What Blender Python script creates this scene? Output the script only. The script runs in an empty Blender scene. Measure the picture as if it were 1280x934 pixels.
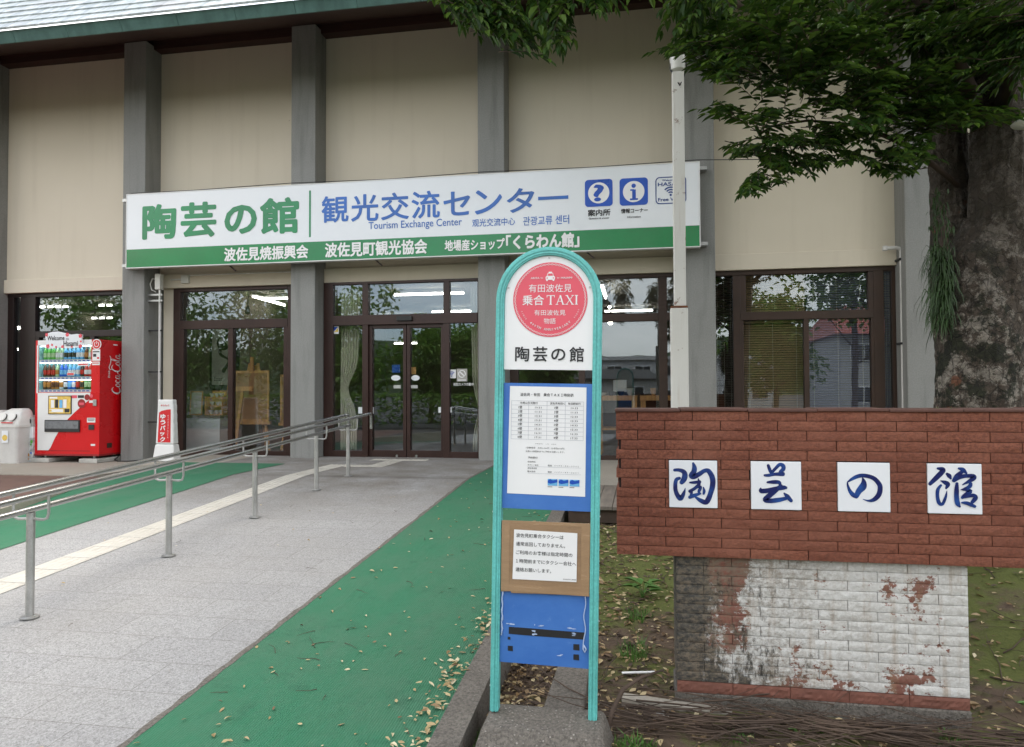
import bpy, bmesh, math, random
from mathutils import Vector, Matrix, noise
random.seed(7)
SC = bpy.context.scene
COL = SC.collection
R_ = math.radians

# ------------------------------------------------------------------ camera
FPX = 900.0
CAM = Vector((8.65, -10.83, 1.06))
YAW, PITCH, ROLL = math.atan(.1766), math.atan(22/900.), .004
FW = Vector((-math.sin(YAW)*math.cos(PITCH), math.cos(YAW)*math.cos(PITCH), math.sin(PITCH)))
_r0 = Vector((math.cos(YAW), math.sin(YAW), 0)); _u0 = _r0.cross(FW)
RT = _r0*math.cos(ROLL)-_u0*math.sin(ROLL); UP = _u0*math.cos(ROLL)+_r0*math.sin(ROLL)
cd = bpy.data.cameras.new('camera'); cam = bpy.data.objects.new('camera', cd); COL.objects.link(cam)
cd.sensor_width = 36; cd.lens = 36*FPX/1280; cd.clip_start = .05; cd.clip_end = 2000
m = Matrix.Identity(4)
for i in range(3):
    m[i][0], m[i][1], m[i][2], m[i][3] = RT[i], UP[i], -FW[i], CAM[i]
cam.matrix_world = m
SC.camera = cam

# ------------------------------------------------------------------ light
SUN_EL, SUN_AZ = R_(62), R_(35)
w = bpy.data.worlds.new("World"); SC.world = w; w.use_nodes = True
nt = w.node_tree; nt.nodes.clear()
def wn(t): return nt.nodes.new(t)
wo = wn('ShaderNodeOutputWorld'); bg = wn('ShaderNodeBackground'); sky = wn('ShaderNodeTexSky')
sky.sky_type = 'NISHITA'; sky.sun_disc = False; sky.sun_elevation = SUN_EL; sky.sun_rotation = SUN_AZ
sky.dust_density = 2.0; sky.air_density = 1.0
tc = wn('ShaderNodeTexCoord'); mp = wn('ShaderNodeMapping'); mp.inputs['Scale'].default_value = (1.5, 1.5, 4.0)
nz = wn('ShaderNodeTexNoise'); nz.inputs['Scale'].default_value = 1.6; nz.inputs['Detail'].default_value = 7
rp = wn('ShaderNodeValToRGB'); rp.color_ramp.elements[0].position = .36; rp.color_ramp.elements[1].position = .66
rp.color_ramp.elements[0].color = (.12, .12, .12, 1); rp.color_ramp.elements[1].color = (1, 1, 1, 1)
mx = wn('ShaderNodeMixRGB'); mx.inputs[2].default_value = (8.8, 8.4, 7.8, 1)     # pale broken cloud over the blue
nt.links.new(tc.outputs['Generated'], mp.inputs['Vector']); nt.links.new(mp.outputs['Vector'], nz.inputs['Vector'])
nt.links.new(nz.outputs['Fac'], rp.inputs['Fac']); nt.links.new(rp.outputs['Color'], mx.inputs['Fac'])
nt.links.new(sky.outputs['Color'], mx.inputs[1]); nt.links.new(mx.outputs['Color'], bg.inputs['Color'])
bg.inputs['Strength'].default_value = .15
nt.links.new(bg.outputs['Background'], wo.inputs['Surface'])
sl = bpy.data.lights.new('sun', 'SUN'); sl.energy = 1.2; sl.angle = R_(35); sl.color = (1, .94, .84)
so = bpy.data.objects.new('sun', sl); COL.objects.link(so); so.location = (0, -20, 30)
# direction towards the sun: azimuth measured clockwise from +Y
sd = Vector((math.sin(SUN_AZ)*math.cos(SUN_EL), math.cos(SUN_AZ)*math.cos(SUN_EL), math.sin(SUN_EL)))
so.rotation_euler = sd.to_track_quat('Z', 'Y').to_euler()
SC.view_settings.view_transform = 'Standard'; SC.view_settings.look = 'None'
SC.view_settings.exposure = 1.42; SC.view_settings.gamma = 1; SC.view_settings.use_curve_mapping = False
SC.cycles.max_bounces = 9; SC.cycles.transparent_max_bounces = 24; SC.cycles.glossy_bounces = 4
SC.cycles.diffuse_bounces = 4; SC.cycles.caustics_reflective = False; SC.cycles.caustics_refractive = False
SC.cycles.sample_clamp_indirect = 6

# measuring helpers: a sight line met with a plane of the place
def ray(u, v): return FW + RT*((u-640)/FPX) - UP*((v-467)/FPX)
def py(u, v, y): d = ray(u, v); return CAM + d*((y-CAM.y)/d.y)
def pz(u, v, z): d = ray(u, v); return CAM + d*((z-CAM.z)/d.z)
def pd(u, v, dist): return CAM + ray(u, v)*dist

# ------------------------------------------------------------------ object helpers
def tag(o, label=None, cat=None, group=None, kind=None):
    if label: o['label'] = label
    if cat: o['category'] = cat
    if group: o['group'] = group
    if kind: o['kind'] = kind
    return o
def thing(name, loc, label, cat, group=None, rot=(0, 0, 0)):
    o = bpy.data.objects.new(name, None); o.empty_display_size = .1
    o.location = loc; o.rotation_euler = rot; COL.objects.link(o)
    return tag(o, label, cat, group)
def copy_tree(o, parent=None):
    c = o.copy(); COL.objects.link(c)
    if parent is not None: c.parent = parent
    for ch in list(o.children): copy_tree(ch, c)
    return c

class MB:
    def __init__(s, o=(0, 0, 0)): s.v = []; s.f = []; s.m = []; s.o = Vector(o)
    def add(s, vs, fs, m=0):
        b = len(s.v); o = s.o
        s.v += [(x[0]-o.x, x[1]-o.y, x[2]-o.z) for x in vs]
        s.f += [tuple(b+i for i in f) for f in fs]; s.m += [m]*len(fs)
    def box(s, x0, x1, y0, y1, z0, z1, m=0):
        s.add([(x0,y0,z0),(x1,y0,z0),(x1,y1,z0),(x0,y1,z0),(x0,y0,z1),(x1,y0,z1),(x1,y1,z1),(x0,y1,z1)],
              [(0,3,2,1),(4,5,6,7),(0,1,5,4),(1,2,6,5),(2,3,7,6),(3,0,4,7)], m)
    def beam(s, a, b, wx, wz, m=0, up=(0, 0, 1)):
        a = Vector(a); b = Vector(b); d = (b-a).normalized(); up = Vector(up)
        if abs(d.dot(up)) > .98: up = Vector((0, 1, 0))
        sx = d.cross(up).normalized()*wx/2; sz = sx.cross(d).normalized()*wz/2
        vs = [a-sx-sz, a+sx-sz, a+sx+sz, a-sx+sz, b-sx-sz, b+sx-sz, b+sx+sz, b-sx+sz]
        s.add(vs, [(0,3,2,1),(4,5,6,7),(0,1,5,4),(1,2,6,5),(2,3,7,6),(3,0,4,7)], m)
    def tube(s, pts, r, seg=10, m=0, cap=True):
        pts = [Vector(p) for p in pts]; n = len(pts)
        rs = r if isinstance(r, (list, tuple)) else [r]*n
        b = []; prev = None
        for i, p in enumerate(pts):
            t = (pts[min(i+1, n-1)]-pts[max(i-1, 0)]).normalized()
            if prev is None:
                ref = Vector((0, 0, 1)) if abs(t.z) < .9 else Vector((1, 0, 0)); a = t.cross(ref).normalized()
            else: a = (prev - t*prev.dot(t)).normalized()
            prev = a; c = t.cross(a)
            b += [p + (a*math.cos(2*math.pi*k/seg)+c*math.sin(2*math.pi*k/seg))*rs[i] for k in range(seg)]
        fs = [(i*seg+k, i*seg+(k+1) % seg, (i+1)*seg+(k+1) % seg, (i+1)*seg+k) for i in range(n-1) for k in range(seg)]
        if cap: fs += [tuple(range(seg-1, -1, -1)), tuple((n-1)*seg+k for k in range(seg))]
        s.add(b, fs, m)
    def cyl(s, p0, p1, r, seg=12, m=0, r1=None): s.tube([p0, p1], [r, r if r1 is None else r1], seg, m)
    def lathe(s, c, prof, seg=16, m=0):
        vs = [(c[0]+r*math.cos(2*math.pi*k/seg), c[1]+r*math.sin(2*math.pi*k/seg), c[2]+z) for r, z in prof for k in range(seg)]
        n = len(prof)
        fs = [(i*seg+k, i*seg+(k+1) % seg, (i+1)*seg+(k+1) % seg, (i+1)*seg+k) for i in range(n-1) for k in range(seg)]
        fs += [tuple(range(seg-1, -1, -1)), tuple((n-1)*seg+k for k in range(seg))]
        s.add(vs, fs, m)
    def prism(s, poly, y0, y1, m=0):          # poly in (x, z), extruded along y, front at y0
        n = len(poly)
        s.add([(x, y0, z) for x, z in poly]+[(x, y1, z) for x, z in poly],
              [tuple(range(n)), tuple(range(2*n-1, n-1, -1))]+[(i, n+i, n+(i+1) % n, (i+1) % n) for i in range(n)], m)
    def slab(s, poly, z0, z1, m=0):           # poly in (x, y)
        n = len(poly)
        s.add([(x, y, z0) for x, y in poly]+[(x, y, z1) for x, y in poly],
              [tuple(range(n-1, -1, -1)), tuple(range(n, 2*n))]+[(i, (i+1) % n, n+(i+1) % n, n+i) for i in range(n)], m)
    def quad(s, a, b, c, d, m=0): s.add([a, b, c, d], [(0, 1, 2, 3)], m)
    def build(s, name, mats, parent=None, smooth=False, bevel=0, fix=True, loc=None, seg=2):
        me = bpy.data.meshes.new(name); me.from_pydata(s.v, [], s.f)
        for mm in (mats if isinstance(mats, (list, tuple)) else [mats]): me.materials.append(mm)
        me.polygons.foreach_set('material_index', s.m)
        if fix:
            bm = bmesh.new(); bm.from_mesh(me); bmesh.ops.recalc_face_normals(bm, faces=bm.faces); bm.to_mesh(me); bm.free()
        if smooth is True: me.polygons.foreach_set('use_smooth', [True]*len(me.polygons))
        elif smooth:
            me.polygons.foreach_set('use_smooth', [True]*len(me.polygons)); me.set_sharp_from_angle(angle=smooth)
        me.update()
        ob = bpy.data.objects.new(name, me); COL.objects.link(ob)
        if loc is not None: ob.location = loc
        elif parent is None: ob.location = s.o
        if parent is not None: ob.parent = parent
        if bevel:
            b = ob.modifiers.new('bevel', 'BEVEL'); b.width = bevel; b.segments = seg; b.limit_method = 'ANGLE'; b.angle_limit = R_(40)
        return ob

# lettering ------------------------------------------------------------
_tc = {}
def glyphs(s, bold=0, res=3):
    """outline of a text as flat faces: (x, z, step); heavier weights are fanned copies, each a hair in front of the last"""
    k = (s, bold, res)
    if k not in _tc:
        thin = bold if bold < .01 else 0
        cu = bpy.data.curves.new('lettering', 'FONT'); cu.body = s; cu.resolution_u = res; cu.offset = thin
        cu.fill_mode = 'FRONT'
        o = bpy.data.objects.new('lettering', cu); COL.objects.link(o)
        me = o.to_mesh()
        vs = [tuple(v.co[:2]) for v in me.vertices]; fs = [tuple(p.vertices) for p in me.polygons]
        o.to_mesh_clear(); bpy.data.objects.remove(o); bpy.data.curves.remove(cu)
        out = [(x, z, 0.0) for x, z in vs]; of = list(fs)
        if bold >= .01:
            nd = 10 if bold >= .025 else 8
            for j in range(nd):
                q = 2*math.pi*j/nd; n0 = len(out)
                out += [(x+bold*math.cos(q), z+bold*math.sin(q), .00012*(j+1)) for x, z in vs]; of += [tuple(n0+i for i in f) for f in fs]
        _tc[k] = (out, of)
    return _tc[k]
def bbox(vs): xs = [v[0] for v in vs]; ys = [v[1] for v in vs]; return min(xs), max(xs), min(ys), max(ys)
def text_fit(mb, s, x0, x1, z0, z1, y, bold=.012, m=0, axis='x', res=3, keep=False):
    vs, fs = glyphs(s, bold, res)
    if not vs: return
    a, b, c, d = bbox(vs); sx = (x1-x0)/(b-a); sz = (z1-z0)/(d-c); ox, oz = x0, z0
    mb.add([(ox+(p-a)*sx, y-e, oz+(q-c)*sz) for p, q, e in vs], fs, m)
def text_h(mb, s, x, zc, h, y, bold=.012, m=0, align='l', res=2, stretch=1.0, rot=0):   # by height, on a base point
    vs, fs = glyphs(s, bold, res)
    if not vs: return
    k = h/.74; a, b, c, d = bbox(vs); W = (b-a)*k*stretch
    off = {'l': 0, 'c': -W/2, 'r': -W}[align]; out = []
    for p, q, e in vs:
        X = (p-a)*k*stretch+off; Z = q*k-h/2
        out.append((x+X*math.cos(rot)-Z*math.sin(rot), y-e, zc+X*math.sin(rot)+Z*math.cos(rot)))
    mb.add(out, fs, m)
def disc(mb, cx, cz, r, y, m=0, seg=40, r_in=0, a0=0, a1=2*math.pi):
    if r_in <= 0:
        mb.add([(cx+r*math.cos(2*math.pi*k/seg), y, cz+r*math.sin(2*math.pi*k/seg)) for k in range(seg)], [tuple(range(seg))], m)
    else:
        vs = []
        for k in range(seg+1):
            a = a0+(a1-a0)*k/seg
            vs += [(cx+r*math.cos(a), y, cz+r*math.sin(a)), (cx+r_in*math.cos(a), y, cz+r_in*math.sin(a))]
        mb.add(vs, [(2*k, 2*k+2, 2*k+3, 2*k+1) for k in range(seg)], m)
def rrect(x0, x1, z0, z1, r, n=5):
    out = []
    for cx, cz, a in ((x1-r, z1-r, 0), (x0+r, z1-r, 90), (x0+r, z0+r, 180), (x1-r, z0+r, 270)):
        out += [(cx+r*math.cos(R_(a+90*k/n)), cz+r*math.sin(R_(a+90*k/n))) for k in range(n+1)]
    return out
def flat(mb, poly, y, m=0): mb.add([(x, y, z) for x, z in poly], [tuple(range(len(poly)))], m)
def rect(mb, x0, x1, z0, z1, y, m=0): mb.add([(x0, y, z0), (x1, y, z0), (x1, y, z1), (x0, y, z1)], [(0, 1, 2, 3)], m)
def stroke(mb, pts, f, y, m=0, sub=6, wmin=0.0):        # brush stroke: (x, z, width) smoothed; f maps to world (x, z, scale)
    P = [pts[0]]+list(pts)+[pts[-1]]; S = []
    for i in range(1, len(P)-2):
        for k in range(sub):
            t = k/sub; q = []
            for c in range(3):
                a, b, d, e = P[i-1][c], P[i][c], P[i+1][c], P[i+2][c]
                q.append(.5*((2*b)+(-a+d)*t+(2*a-5*b+4*d-e)*t*t+(-a+3*b-3*d+e)*t**3))
            S.append(q)
    S.append(list(pts[-1])); vs = []
    n = len(S)
    for i in range(n):
        a, b = S[max(i-1, 0)], S[min(i+1, n-1)]
        dx, dz = b[0]-a[0], b[1]-a[1]; L = math.hypot(dx, dz) or 1
        wd = max(S[i][2], wmin)/2; nx, nz = -dz/L*wd, dx/L*wd
        vs += [(S[i][0]+nx, S[i][1]+nz), (S[i][0]-nx, S[i][1]-nz)]
    fs = [(2*i, 2*i+2, 2*i+3, 2*i+1) for i in range(n-1)]
    base = len(vs)
    for e in (0, n-1):
        c = len(vs); wd = max(S[e][2], wmin)/2
        vs += [(S[e][0]+wd*math.cos(2*math.pi*k/12), S[e][1]+wd*math.sin(2*math.pi*k/12)) for k in range(12)]
        fs.append(tuple(c+k for k in range(12)))
    # ribbon, end caps laid on stepped hairline levels so no two faces share a plane
    out = []
    for j, (x, z) in enumerate(vs):
        X, Z = f(x, z); out.append((X, y-(0 if j < base else .00025), Z))
    mb.add(out, fs, m)

# ------------------------------------------------------------------ materials
def N(t, typ, **kw):
    n = t.nodes.new(typ)
    for k, v in kw.items():
        if k in n.inputs: n.inputs[k].default_value = v
        else: setattr(n, k, v)
    return n
def new_mat(name):
    mt = bpy.data.materials.new(name); mt.use_nodes = True; t = mt.node_tree
    return mt, t, t.nodes['Principled BSDF']
def coords(t, scale=(1, 1, 1), out='Object'):
    c = N(t, 'ShaderNodeTexCoord'); mpn = N(t, 'ShaderNodeMapping'); mpn.inputs['Scale'].default_value = scale
    t.links.new(c.outputs[out], mpn.inputs['Vector']); return mpn.outputs['Vector']
def noise_n(t, vec, scale, detail=4, rough=.55):
    n = N(t, 'ShaderNodeTexNoise'); n.inputs['Scale'].default_value = scale; n.inputs['Detail'].default_value = detail
    n.inputs['Roughness'].default_value = rough
    t.links.new(vec, n.inputs['Vector']); return n.outputs['Fac']
def ramp(t, fac, stops):
    r = N(t, 'ShaderNodeValToRGB'); e = r.color_ramp.elements
    while len(e) < len(stops): e.new(.5)
    for i, (p, c) in enumerate(stops):
        e[i].position = p; e[i].color = (c, c, c, 1) if isinstance(c, (int, float)) else (c[0], c[1], c[2], 1)
    t.links.new(fac, r.inputs['Fac']); return r.outputs['Color']
def mix(t, fac, a, b, mode='MIX'):
    n = N(t, 'ShaderNodeMixRGB'); n.blend_type = mode
    for i, x in ((0, fac), (1, a), (2, b)):
        if isinstance(x, (int, float)): n.inputs[i].default_value = x if i == 0 else (x, x, x, 1)
        elif isinstance(x, (tuple, list)): n.inputs[i].default_value = (x[0], x[1], x[2], 1)
        else: t.links.new(x, n.inputs[i])
    return n.outputs['Color']
def math_n(t, op, a, b=0):
    n = N(t, 'ShaderNodeMath'); n.operation = op
    for i, x in ((0, a), (1, b)):
        if isinstance(x, (int, float)): n.inputs[i].default_value = x
        else: t.links.new(x, n.inputs[i])
    return n.outputs[0]
def bump(t, p, h, strength=.3, dist=.01):
    b = N(t, 'ShaderNodeBump'); b.inputs['Strength'].default_value = strength; b.inputs['Distance'].default_value = dist
    t.links.new(h, b.inputs['Height']); t.links.new(b.outputs['Normal'], p.inputs['Normal'])
def sep(t, vec):
    s_ = N(t, 'ShaderNodeSeparateXYZ'); t.links.new(vec, s_.inputs[0]); return s_.outputs
def comb(t, x, y, z=0):
    c = N(t, 'ShaderNodeCombineXYZ')
    for i, q in enumerate((x, y, z)):
        if isinstance(q, (int, float)): c.inputs[i].default_value = q
        else: t.links.new(q, c.inputs[i])
    return c.outputs[0]
def pm(name, col, rough=.55, metal=0, var=.12, scale=4, bmp=0, bscale=80, dist=.003, spec=.5, stretch=(1, 1, 1), fine=.06):
    mt, t, p = new_mat(name); v = coords(t, stretch)
    n1 = noise_n(t, v, scale, 5); n2 = noise_n(t, v, scale*17, 3)
    lo = tuple(c*(1-var) for c in col); hi = tuple(min(1, c*(1+var)) for c in col)
    c1 = mix(t, ramp(t, n1, [(.3, 0), (.7, 1)]), lo, hi)
    c2 = mix(t, fine, c1, ramp(t, n2, [(.3, 0), (.7, 1)]), 'OVERLAY')
    t.links.new(c2, p.inputs['Base Color']); p.inputs['Metallic'].default_value = metal
    t.links.new(math_n(t, 'ADD', math_n(t, 'MULTIPLY', n1, .18), rough-.09), p.inputs['Roughness'])
    p.inputs['Specular IOR Level'].default_value = spec
    if bmp: bump(t, p, noise_n(t, v, bscale, 4), bmp, dist)
    return mt
def emat(name, col, st):
    mt, t, p = new_mat(name); p.inputs['Base Color'].default_value = (*col, 1)
    p.inputs['Emission Color'].default_value = (*col, 1); p.inputs['Emission Strength'].default_value = st; return mt

M = {}
M['brown'] = pm('brown_aluminium', (.036, .015, .011), .38, .2, .15, 3)
M['brown_dark'] = pm('dark_brown_frame', (.016, .008, .007), .4, .1, .15, 3)
M['brown_soft'] = pm('worn_brown_frame', (.036, .017, .009), .5, 0, .2, 3)
M['soffit'] = pm('eave_boards', (.034, .012, .008), .6, 0, .35, 3, stretch=(.4, 6, 6))
M['white'] = pm('white_plastic', (.74, .74, .73), .4, 0, .03, 2, fine=.02)
M['paper'] = pm('white_paper', (.82, .82, .82), .7, 0, .02, 2, fine=.02)
M['black'] = pm('black_ink', (.016, .016, .018), .5, 0, .1, 4)
M['rubber'] = pm('black_rubber', (.02, .02, .02), .6, 0, .2, 4)
M['red'] = pm('vending_red', (.60, .006, .010), .28, 0, .05, 2, fine=.02)
M['redpanel'] = pm('red_print', (.62, .014, .02), .45, 0, .05, 2, fine=.02)
M['darkred'] = pm('dark_red_print', (.28, .012, .015), .4, 0, .05, 2)
M['pink'] = pm('coral_print', (.74, .095, .135), .5, 0, .03, 1.5, fine=.02)
M['signwhite'] = pm('sign_white', (.74, .77, .80), .22, 0, .03, .8, fine=.02)
M['signgreen'] = pm('sign_green', (.003, .20, .055), .22, 0, .12, 1.2, fine=.03)
M['textgreen'] = pm('sign_lettering_green', (.012, .225, .085), .3, 0, .15, 1.5, fine=.02)
M['textblue'] = pm('sign_lettering_blue', (.018, .12, .44), .3, 0, .22, 1.3, fine=.02)
M['icon'] = pm('icon_blue', (.006, .075, .45), .3, 0, .12, 2, fine=.02)
M['wifi'] = pm('wifi_blue', (.015, .05, .22), .3, 0, .1, 2)
M['teal'] = pm('teal_paint', (.125, .49, .46), .42, 0, .16, 6, bmp=.15, bscale=30, dist=.002, fine=.12)
M['steel'] = pm('stainless_steel', (.50, .50, .49), .24, .95, .04, 2, fine=.0)
M['steelmatt'] = pm('brushed_steel', (.44, .44, .43), .4, .9, .15, 8, fine=.1)
M['card'] = pm('packing_tape', (.30, .19, .105), .45, 0, .14, 4, stretch=(1, 1, 5), fine=.08)
M['woodpale'] = pm('pale_wood', (.58, .30, .11), .55, 0, .25, 4, stretch=(6, 6, .6))
M['woodboard'] = pm('drawing_board', (.36, .19, .085), .6, 0, .15, 3)
M['deck'] = pm('deck_boards', (.17, .145, .12), .75, 0, .25, 4, stretch=(6, 1, 1), bmp=.3)
M['cloth'] = pm('curtain_cloth', (.66, .64, .55), .9, 0, .08, 3)
M['clothdark'] = pm('brown_curtain_cloth', (.05, .03, .022), .9, 0, .15, 3)
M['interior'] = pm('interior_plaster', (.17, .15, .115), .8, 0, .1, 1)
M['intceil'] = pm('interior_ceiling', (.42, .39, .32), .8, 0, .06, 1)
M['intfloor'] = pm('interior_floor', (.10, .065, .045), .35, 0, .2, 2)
M['tube'] = emat('fluorescent_tube', (1, .98, .94), 6)
M['bulb'] = emat('warm_bulb', (1, .95, .85), 16)
M['binwhite'] = pm('bin_plastic', (.56, .55, .53), .5, 0, .08, 5, fine=.05)
M['binlid'] = pm('bin_lid_plastic', (.66, .65, .62), .4, 0, .05, 5)
M['yellow'] = pm('yellow_print', (.72, .50, .10), .5, 0, .25, 14)
M['cabinet'] = pm('white_cabinet', (.66, .69, .72), .35, 0, .03, 2)
M['ceramic'] = pm('ceramic_glaze', (.62, .62, .58), .25, 0, .1, 6)
M['stone'] = pm('block_concrete', (.42, .41, .38), .8, 0, .18, 8, bmp=.4)
M['lampwhite'] = pm('lamp_cap_white', (.8, .8, .8), .35)
M['grass'] = pm('grass_blades', (.062, .155, .02), .6, 0, .3, 9)
M['fern'] = pm('fern_blades', (.024, .056, .010), .6, 0, .35, 6)
M['twig'] = pm('dry_twigs', (.075, .05, .035), .85, 0, .35, 5)
M['asphalt'] = pm('asphalt', (.06, .06, .058), .85, 0, .2, 6, bmp=.3, bscale=150)
M['roofred'] = pm('red_roof_tiles', (.30, .07, .05), .6, 0, .2, 3)
M['housewhite'] = pm('white_render', (.42, .42, .41), .7, 0, .06, 1)
M['darkglass'] = pm('dark_window_glass', (.03, .035, .04), .15)

def mk_glass(name, tint, refl):
    mt, t, p = new_mat(name); t.nodes.remove(p); out = t.nodes['Material Output']
    tr = N(t, 'ShaderNodeBsdfTransparent'); tr.inputs['Color'].default_value = (*tint, 1)
    gl = N(t, 'ShaderNodeBsdfGlossy'); gl.inputs['Roughness'].default_value = .004; gl.inputs['Color'].default_value = (.80, .90, 1, 1)
    v = coords(t); b = N(t, 'ShaderNodeBump'); b.inputs['Strength'].default_value = .012; b.inputs['Distance'].default_value = .05
    t.links.new(noise_n(t, v, 1.6, 1), b.inputs['Height']); t.links.new(b.outputs['Normal'], gl.inputs['Normal'])
    ge = N(t, 'ShaderNodeNewGeometry'); dp = N(t, 'ShaderNodeVectorMath'); dp.operation = 'DOT_PRODUCT'
    t.links.new(ge.outputs['Incoming'], dp.inputs[0]); t.links.new(ge.outputs['Normal'], dp.inputs[1])
    sch = math_n(t, 'POWER', math_n(t, 'SUBTRACT', 1, math_n(t, 'ABSOLUTE', dp.outputs['Value'])), 5)
    fac = math_n(t, 'ADD', .04+refl, math_n(t, 'MULTIPLY', sch, .96-refl))
    ms = N(t, 'ShaderNodeMixShader'); t.links.new(fac, ms.inputs[0]); t.links.new(tr.outputs[0], ms.inputs[1]); t.links.new(gl.outputs[0], ms.inputs[2])
    t.links.new(ms.outputs[0], out.inputs['Surface']); return mt
M['glass'] = mk_glass('tinted_window_glass', (.88, .89, .87), .05)
M['glassclear'] = mk_glass('clear_display_glass', (.96, .97, .97), .0)

def mk_granite():
    mt, t, p = new_mat('granite_paving'); v = coords(t); s = sep(t, v)
    b = N(t, 'ShaderNodeTexBrick'); t.links.new(comb(t, s[0], s[1]), b.inputs['Vector'])
    for k, q in (('Scale', 1), ('Brick Width', .6), ('Row Height', .3), ('Mortar Size', .0022), ('Mortar Smooth', .3), ('Bias', 0)): b.inputs[k].default_value = q
    b.inputs['Color1'].default_value = (1.02, 1.02, 1.02, 1); b.inputs['Color2'].default_value = (1.10, 1.10, 1.09, 1); b.inputs['Mortar'].default_value = (.5, .48, .45, 1)
    sp = ramp(t, noise_n(t, v, 170, 3, .7), [(.3, .06), (.43, .20), (.55, .31), (.7, .44)])
    wv = N(t, 'ShaderNodeTexVoronoi'); wv.inputs['Scale'].default_value = 110; t.links.new(v, wv.inputs['Vector'])
    sp = mix(t, .35, sp, ramp(t, wv.outputs['Color'], [(.15, .08), (.5, .30), (.9, .43)]))
    c = mix(t, 1, sp, b.outputs['Color'], 'MULTIPLY')
    dirt = ramp(t, noise_n(t, v, 1.1, 6), [(.35, 0), (.75, 1)])
    # brownish weathering of the older landing slabs, upper end only
    dy = math_n(t, 'MULTIPLY', math_n(t, 'ADD', s[1], 4.6), .55)
    cl = N(t, 'ShaderNodeClamp'); t.links.new(dy, cl.inputs[0])
    c = mix(t, math_n(t, 'MULTIPLY', dirt, .32), c, (.25, .235, .21))
    c = mix(t, math_n(t, 'MULTIPLY', ramp(t, noise_n(t, v, 3.3, 7, .75), [(.56, 0), (.70, 1)]), .22), c, (.19, .175, .155))
    wet = math_n(t, 'MULTIPLY', cl.outputs[0], ramp(t, noise_n(t, v, 1.7, 6, .7), [(.32, 0), (.62, 1)]))
    c = mix(t, math_n(t, 'MULTIPLY', wet, .9), c, mix(t, 1, sp, (.62, .565, .49), 'MULTIPLY'))
    line = math_n(t, 'SUBTRACT', 1, math_n(t, 'MULTIPLY', math_n(t, 'ABSOLUTE', math_n(t, 'ADD', s[1], 2.28), 0), 9))
    cl2 = N(t, 'ShaderNodeClamp'); t.links.new(line, cl2.inputs[0])
    c = mix(t, math_n(t, 'MULTIPLY', cl2.outputs[0], .55), c, (.10, .09, .08))
    t.links.new(c, p.inputs['Base Color']); p.inputs['Roughness'].default_value = .7
    bump(t, p, noise_n(t, v, 220, 3), .25, .002); return mt
M['granite'] = mk_granite()

def mk_carpet():
    mt, t, p = new_mat('green_carpet'); v = coords(t); s = sep(t, v)
    wv = N(t, 'ShaderNodeTexWave'); wv.inputs['Scale'].default_value = 26; wv.inputs['Distortion'].default_value = .6; wv.inputs['Detail'].default_value = 2
    t.links.new(comb(t, s[0], math_n(t, 'MULTIPLY', s[1], .02)), wv.inputs['Vector'])
    n = noise_n(t, coords(t, (1, .25, 1)), 60, 4, .7); n2 = noise_n(t, v, 1.2, 5)
    c = mix(t, n2, (.017, .132, .060), (.028, .172, .086))
    c = mix(t, math_n(t, 'MULTIPLY', wv.outputs['Fac'], .30), c, (.012, .105, .052))
    c = mix(t, math_n(t, 'MULTIPLY', ramp(t, n, [(.4, 0), (.75, 1)]), .30), c, (.042, .20, .12))
    c = mix(t, ramp(t, noise_n(t, coords(t, (1, .5, 1)), 2.0, 8, .75), [(.42, 0), (.70, .75)]), c, (.062, .145, .088))
    c = mix(t, ramp(t, noise_n(t, v, 5.5, 7, .75), [(.56, 0), (.70, .55)]), c, (.014, .085, .045))
    t.links.new(c, p.inputs['Base Color']); p.inputs['Roughness'].default_value = .85
    bump(t, p, math_n(t, 'ADD', wv.outputs['Fac'], n), .5, .004); return mt
M['carpet'] = mk_carpet()

def mk_concrete(name, col, stain=.35, streak=True, sc=1.0):
    mt, t, p = new_mat(name); v = coords(t)
    n1 = noise_n(t, v, 1.3*sc, 7, .65); n2 = noise_n(t, coords(t, (7, 7, .7)), 1.2*sc, 5); n3 = noise_n(t, v, 60*sc, 3)
    c = mix(t, n1, tuple(q*.82 for q in col), tuple(q*1.14 for q in col))
    if streak: c = mix(t, math_n(t, 'MULTIPLY', ramp(t, n2, [(.5, 0), (.78, 1)]), stain), c, tuple(q*.5 for q in col))
    c = mix(t, .12, c, ramp(t, n3, [(.3, 0), (.7, 1)]), 'OVERLAY')
    wv = N(t, 'ShaderNodeTexVoronoi'); wv.inputs['Scale'].default_value = 11*sc; t.links.new(v, wv.inputs['Vector'])
    pit = ramp(t, wv.outputs['Distance'], [(.03, 1), (.07, 0)])
    c = mix(t, math_n(t, 'MULTIPLY', pit, .35), c, tuple(q*.35 for q in col))
    t.links.new(c, p.inputs['Base Color']); p.inputs['Roughness'].default_value = .82
    bump(t, p, n3, .22, .004); return mt
M['concrete'] = mk_concrete('pillar_concrete', (.25, .252, .24), .6)
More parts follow.
